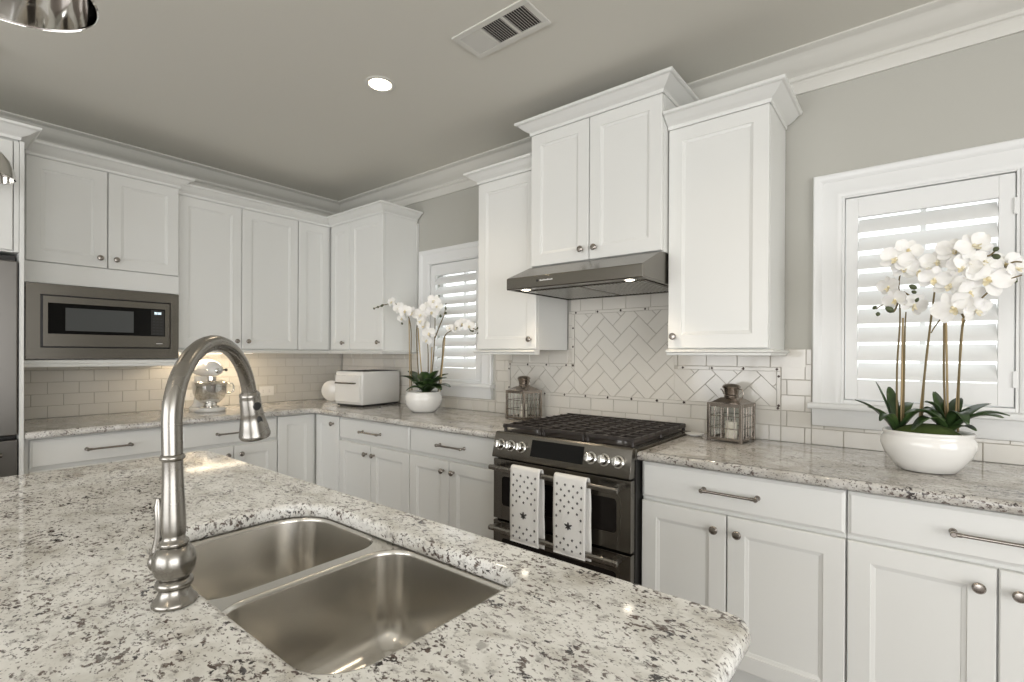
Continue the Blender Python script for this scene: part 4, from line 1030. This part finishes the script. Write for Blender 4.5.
# right orchid, depth of base y ~ -.30
by = -.30
prof = [(0, .001), (.080, .001), (.088, .004), (.110, .025), (.134, .055), (.1455, .080), (.146, .094), (.140, .106), (.136, .112), (.140, .118), (.141, .124), (.137, .126), (.131, .122), (.129, .108), (.126, .098), (0, .095)]
moss = [(0, .160), (.03, .158), (.06, .148), (.085, .132), (.100, .118), (.111, .108)]
stems = [[px(897, 432, by), px(897, 370, by), px(900, 320, by), px(899, 282, by-.01), px(903, 268, by-.03)],
         [px(903, 432, by), px(904, 380, by+.01), px(905, 330, by), px(906, 312, by)],
         [px(921, 430, by-.02), px(925, 370, by-.02), px(931, 320, by-.02), px(937, 277, by-.02), px(944, 258, by-.02), px(958, 250, by-.03), px(980, 250, by-.05)],
         [px(946, 432, by), px(944, 380, by), px(944, 330, by), px(943, 318, by), px(936, 325, by+.01), px(931, 333, by+.01)],
         [px(958, 432, by-.02), px(959, 380, by-.02), px(962, 330, by-.02), px(970, 312, by-.03), px(985, 295, by-.05), px(1003, 282, by-.06), px(1022, 275, by-.07)],
         [px(899, 300, by), px(893, 312, by-.02), px(884, 305, by-.02), px(876, 309, by-.02)],
         [px(904, 292, by), px(912, 297, by-.02), px(918, 300, by-.02)],
         [px(975, 255, by-.05), px(988, 256, by-.05), px(996, 250, by-.05)], [px(996, 285, by-.06), px(1010, 264, by-.06), px(1022, 262, by-.06)],
         [px(964, 318, by-.02), px(957, 300, by-.04), px(966, 280, by-.03)]]
stakes = [[px(901, 434, by+.01), px(903, 318, by+.01)], [px(918, 432, by-.01), px(932, 310, by-.01)], [px(948, 432, by+.01), px(946, 320, by+.01)], [px(955, 430, by-.01), px(963, 318, by-.01)]]
fl = [(896, 259, (-.1, -1, .1), 1.0), (908, 250, (.4, -1, .2), .9), (919, 271, (.2, -1, -.3), .95), (889, 287, (-.8, -1, -.2), .8), (895, 300, (-.5, -1, -.3), .8), (914, 305, (.6, -1, -.5), .9),
      (938, 262, (-.3, -1, .3), 1.0), (934, 279, (0, -1, -.4), .9), (955, 251, (0, -1, .4), 1.05), (974, 246, (.3, -1, .4), 1.05), (950, 285, (-.25, -1, -.1), 1.0), (971, 262, (.3, -1, .0), .95),
      (988, 279, (.05, -1, .05), 1.25), (953, 308, (-.2, -1, -.15), 1.15), (970, 292, (.5, -1, -.4), .9), (976, 310, (.7, -1, -.4), .85), (1004, 264, (.5, -1, .1), .9), (968, 306, (.2, -1, -.5), .8), (928, 268, (.1, -1, .2), .8), (963, 268, (-.2, -1, .2), .95), (985, 262, (.3, -1, .3), .9), (905, 268, (-.2, -1, .0), .85), (998, 272, (.4, -1, .2), .8), (1016, 268, (.9, -1, 0), .7)]
fl = [(px(u, v, by-.045+random.uniform(-.03, .02)), n, s_) for u, v, n, s_ in fl]
bd2 = [(874.6, 307.5, 1), (878, 314, 1.1), (889.6, 309.5, 1.7), (894, 282, 1.5), (913, 287, 1.4), (914, 292, 1), (996, 249, 1.2), (996, 256.5, 1.4), (1010, 279, 2.1), (917, 300, .9), (903, 297, .9)]
bd2 = [(px(u, v, by-.05), s_) for u, v, s_ in bd2]
cA, cB = px(897, 434, by-.01), px(948, 434, by-.01)
lv_ = [(cA, px(855, 400, by-.05), .036, .02, 0), (cA, px(876, 382, by), .026, .012, 0), (cA, px(889, 387, by+.05), .030, .02, 0), (cA, px(868, 407, by-.09), .026, .02, 0), (cA, px(930, 408, by-.05), .034, .03, .012), (cA, px(912, 403, by+.07), .034, .03, 0),
       (cB, px(905, 411, by-.09), .036, .035, .01), (cB, px(934, 392, by+.02), .040, .01, 0), (cB, px(1003, 418, by-.10), .040, .03, .0), (cB, px(1010, 416, by-.04), .034, .035, .0), (cB, px(990, 404, by+.08), .038, .02, 0),
       (cB, px(976, 431, by-.10), .03, .02, 0), (cB, px(912, 424, by-.13), .036, .04, .02), (cB, px(960, 398, by+.05), .036, .02, 0), (cA, px(945, 415, by-.08), .04, .05, .02), (cA, px(880, 418, by-.12), .03, .04, .01), (cB, px(925, 402, by-.03), .042, .03, 0), (cB, px(968, 420, by-.12), .036, .05, .015), (cB, px(920, 413, by+.03), .04, .05, .01), (cB, px(971, 408, by-.02), .034, .02, 0)]
orchid('large white orchid in an oval white bowl in front of the near window', (4.024, -.336), [(r_*.88, h__*1.08) for r_, h__ in prof], 1, .80, R(8), moss, stems, stakes, fl, bd2, lv_, .100, .0028)
# left orchid
by = -.22
k_ = .8
prof = [(0, .001), (.072, .001), (.080, .004), (.098, .022), (.118, .055), (.124, .085), (.122, .108), (.115, .124), (.117, .130), (.118, .136), (.113, .138), (.107, .133), (.105, .12), (.10, .11), (0, .105)]
moss = [(0, .135), (.05, .132), (.08, .124), (.103, .116)]
stems = [[px(412, 392, by), px(411, 360, by), px(411, 330, by), px(407, 314, by-.06), px(396, 304, by-.13), px(384, 305, by-.17), px(374, 308.5, by-.18)],
         [px(420, 392, by+.01), px(417.5, 360, by+.01), px(416.5, 330, by), px(420, 316, by)],
         [px(428, 392, by), px(428, 350, by), px(426, 335, by-.01)],
         [px(430, 392, by), px(434, 350, by), px(435, 316, by), px(433, 303, by)],
         [px(435, 338, by), px(440, 325, by), px(444, 315, by-.01), px(446, 306, by-.01)],
         [px(438, 392, by), px(442, 360, by-.01), px(444, 338, by-.01), px(452, 330, by-.03), px(464, 326, by-.05), px(477, 330, by-.06)]]
stakes = [[px(410, 392, by+.01), px(409, 318, by+.01)], [px(423, 392, by), px(418, 328, by)], [px(430, 392, by+.01), px(432, 347, by+.01)], [px(440, 392, by), px(445, 336, by)]]
fl = [(392, 302, (-.5, -1, .2), .8), (399, 308, (-.2, -1, .1), .9), (405, 311, (.3, -1, .3), .95), (402, 318, (-.3, -1, -.3), .75), (412, 313, (.2, -1, 0), .95), (421, 315, (0, -1, .2), 1), (427, 308, (.2, -1, .3), 1), (434, 301, (.3, -1, .3), .95),
      (432, 312, (.4, -1, 0), .95), (424, 325, (-.1, -1, -.2), 1), (429, 333, (.2, -1, -.3), .95), (427, 340, (0, -1, -.4), .8), (437, 306, (.6, -1, .1), .8), (421, 321, (-.5, -1, 0), .9), (462, 324, (.3, -1, .2), .85), (469, 326, (.5, -1, 0), .8), (456, 328, (0, -1, 0), .75), (450, 328, (-.2, -1, .2), .6)]
fl = [(px(u, v, by-.05-max(0, min(.11, (416-u)*.0075))+random.uniform(-.03, .02)), (n[0]+.5, n[1], n[2]), s_) for u, v, n, s_ in fl]
bd2 = [(px(u, v, by-(.175 if u < 400 else .055)), s_) for u, v, s_ in ((374, 308.5, 1.1), (378, 307, 1.3), (382, 305.6, 1.4), (440.6, 316, 1.3), (445.7, 308.5, 1), (445.7, 313, 1.3), (446, 304, .8), (471.6, 330, 1.8), (477.5, 328, 1), (478, 333, .9), (402, 323.5, 1.1))]
c0 = px(426, 394, by)
lv_ = [(c0, px(u, v, by+dy), .062, .03, td) for u, v, dy, td in ((401, 376, -.03, 0), (406, 388, -.10, .02), (408, 371, .05, 0), (418, 374, .02, 0), (424, 372, -.05, 0), (414, 382, -.12, .01), (432, 379, -.10, 0), (438, 371, .0, 0), (446, 378, -.04, 0), (450, 384, -.08, .02), (441, 387, -.13, .02), (434, 372, .07, 0), (421, 386, -.13, .01), (448, 374, .06, 0))]
orchid('smaller potted white orchid in a round white bowl beside the countertop oven', (1.42, -.29), prof, 1, 1, 0, moss, stems, stakes, fl, bd2, lv_, .100, .0034)

# ------------------------------------------------------------------ groups of repeats
GR = dict(base_cabinet='white base cabinets under the worktops', wall_cabinet='white wall cabinets', candle_lantern='silver lanterns either side of the range',
          potted_orchid='potted white orchids on the worktops', pendant_lamp='chrome pendant lamps over the island', wall_outlet='white outlets on the left backsplash',
          small_dish='small white dishes behind the range', dish_towel='dish towels on the oven handle', worktop='granite wall worktops', tile_backsplash='tiled backsplashes')
for o in list(bpy.data.objects):
    if o.parent is None and o.name.split('.')[0] in GR and 'category' in o: o['group'] = GR[o.name.split('.')[0]]
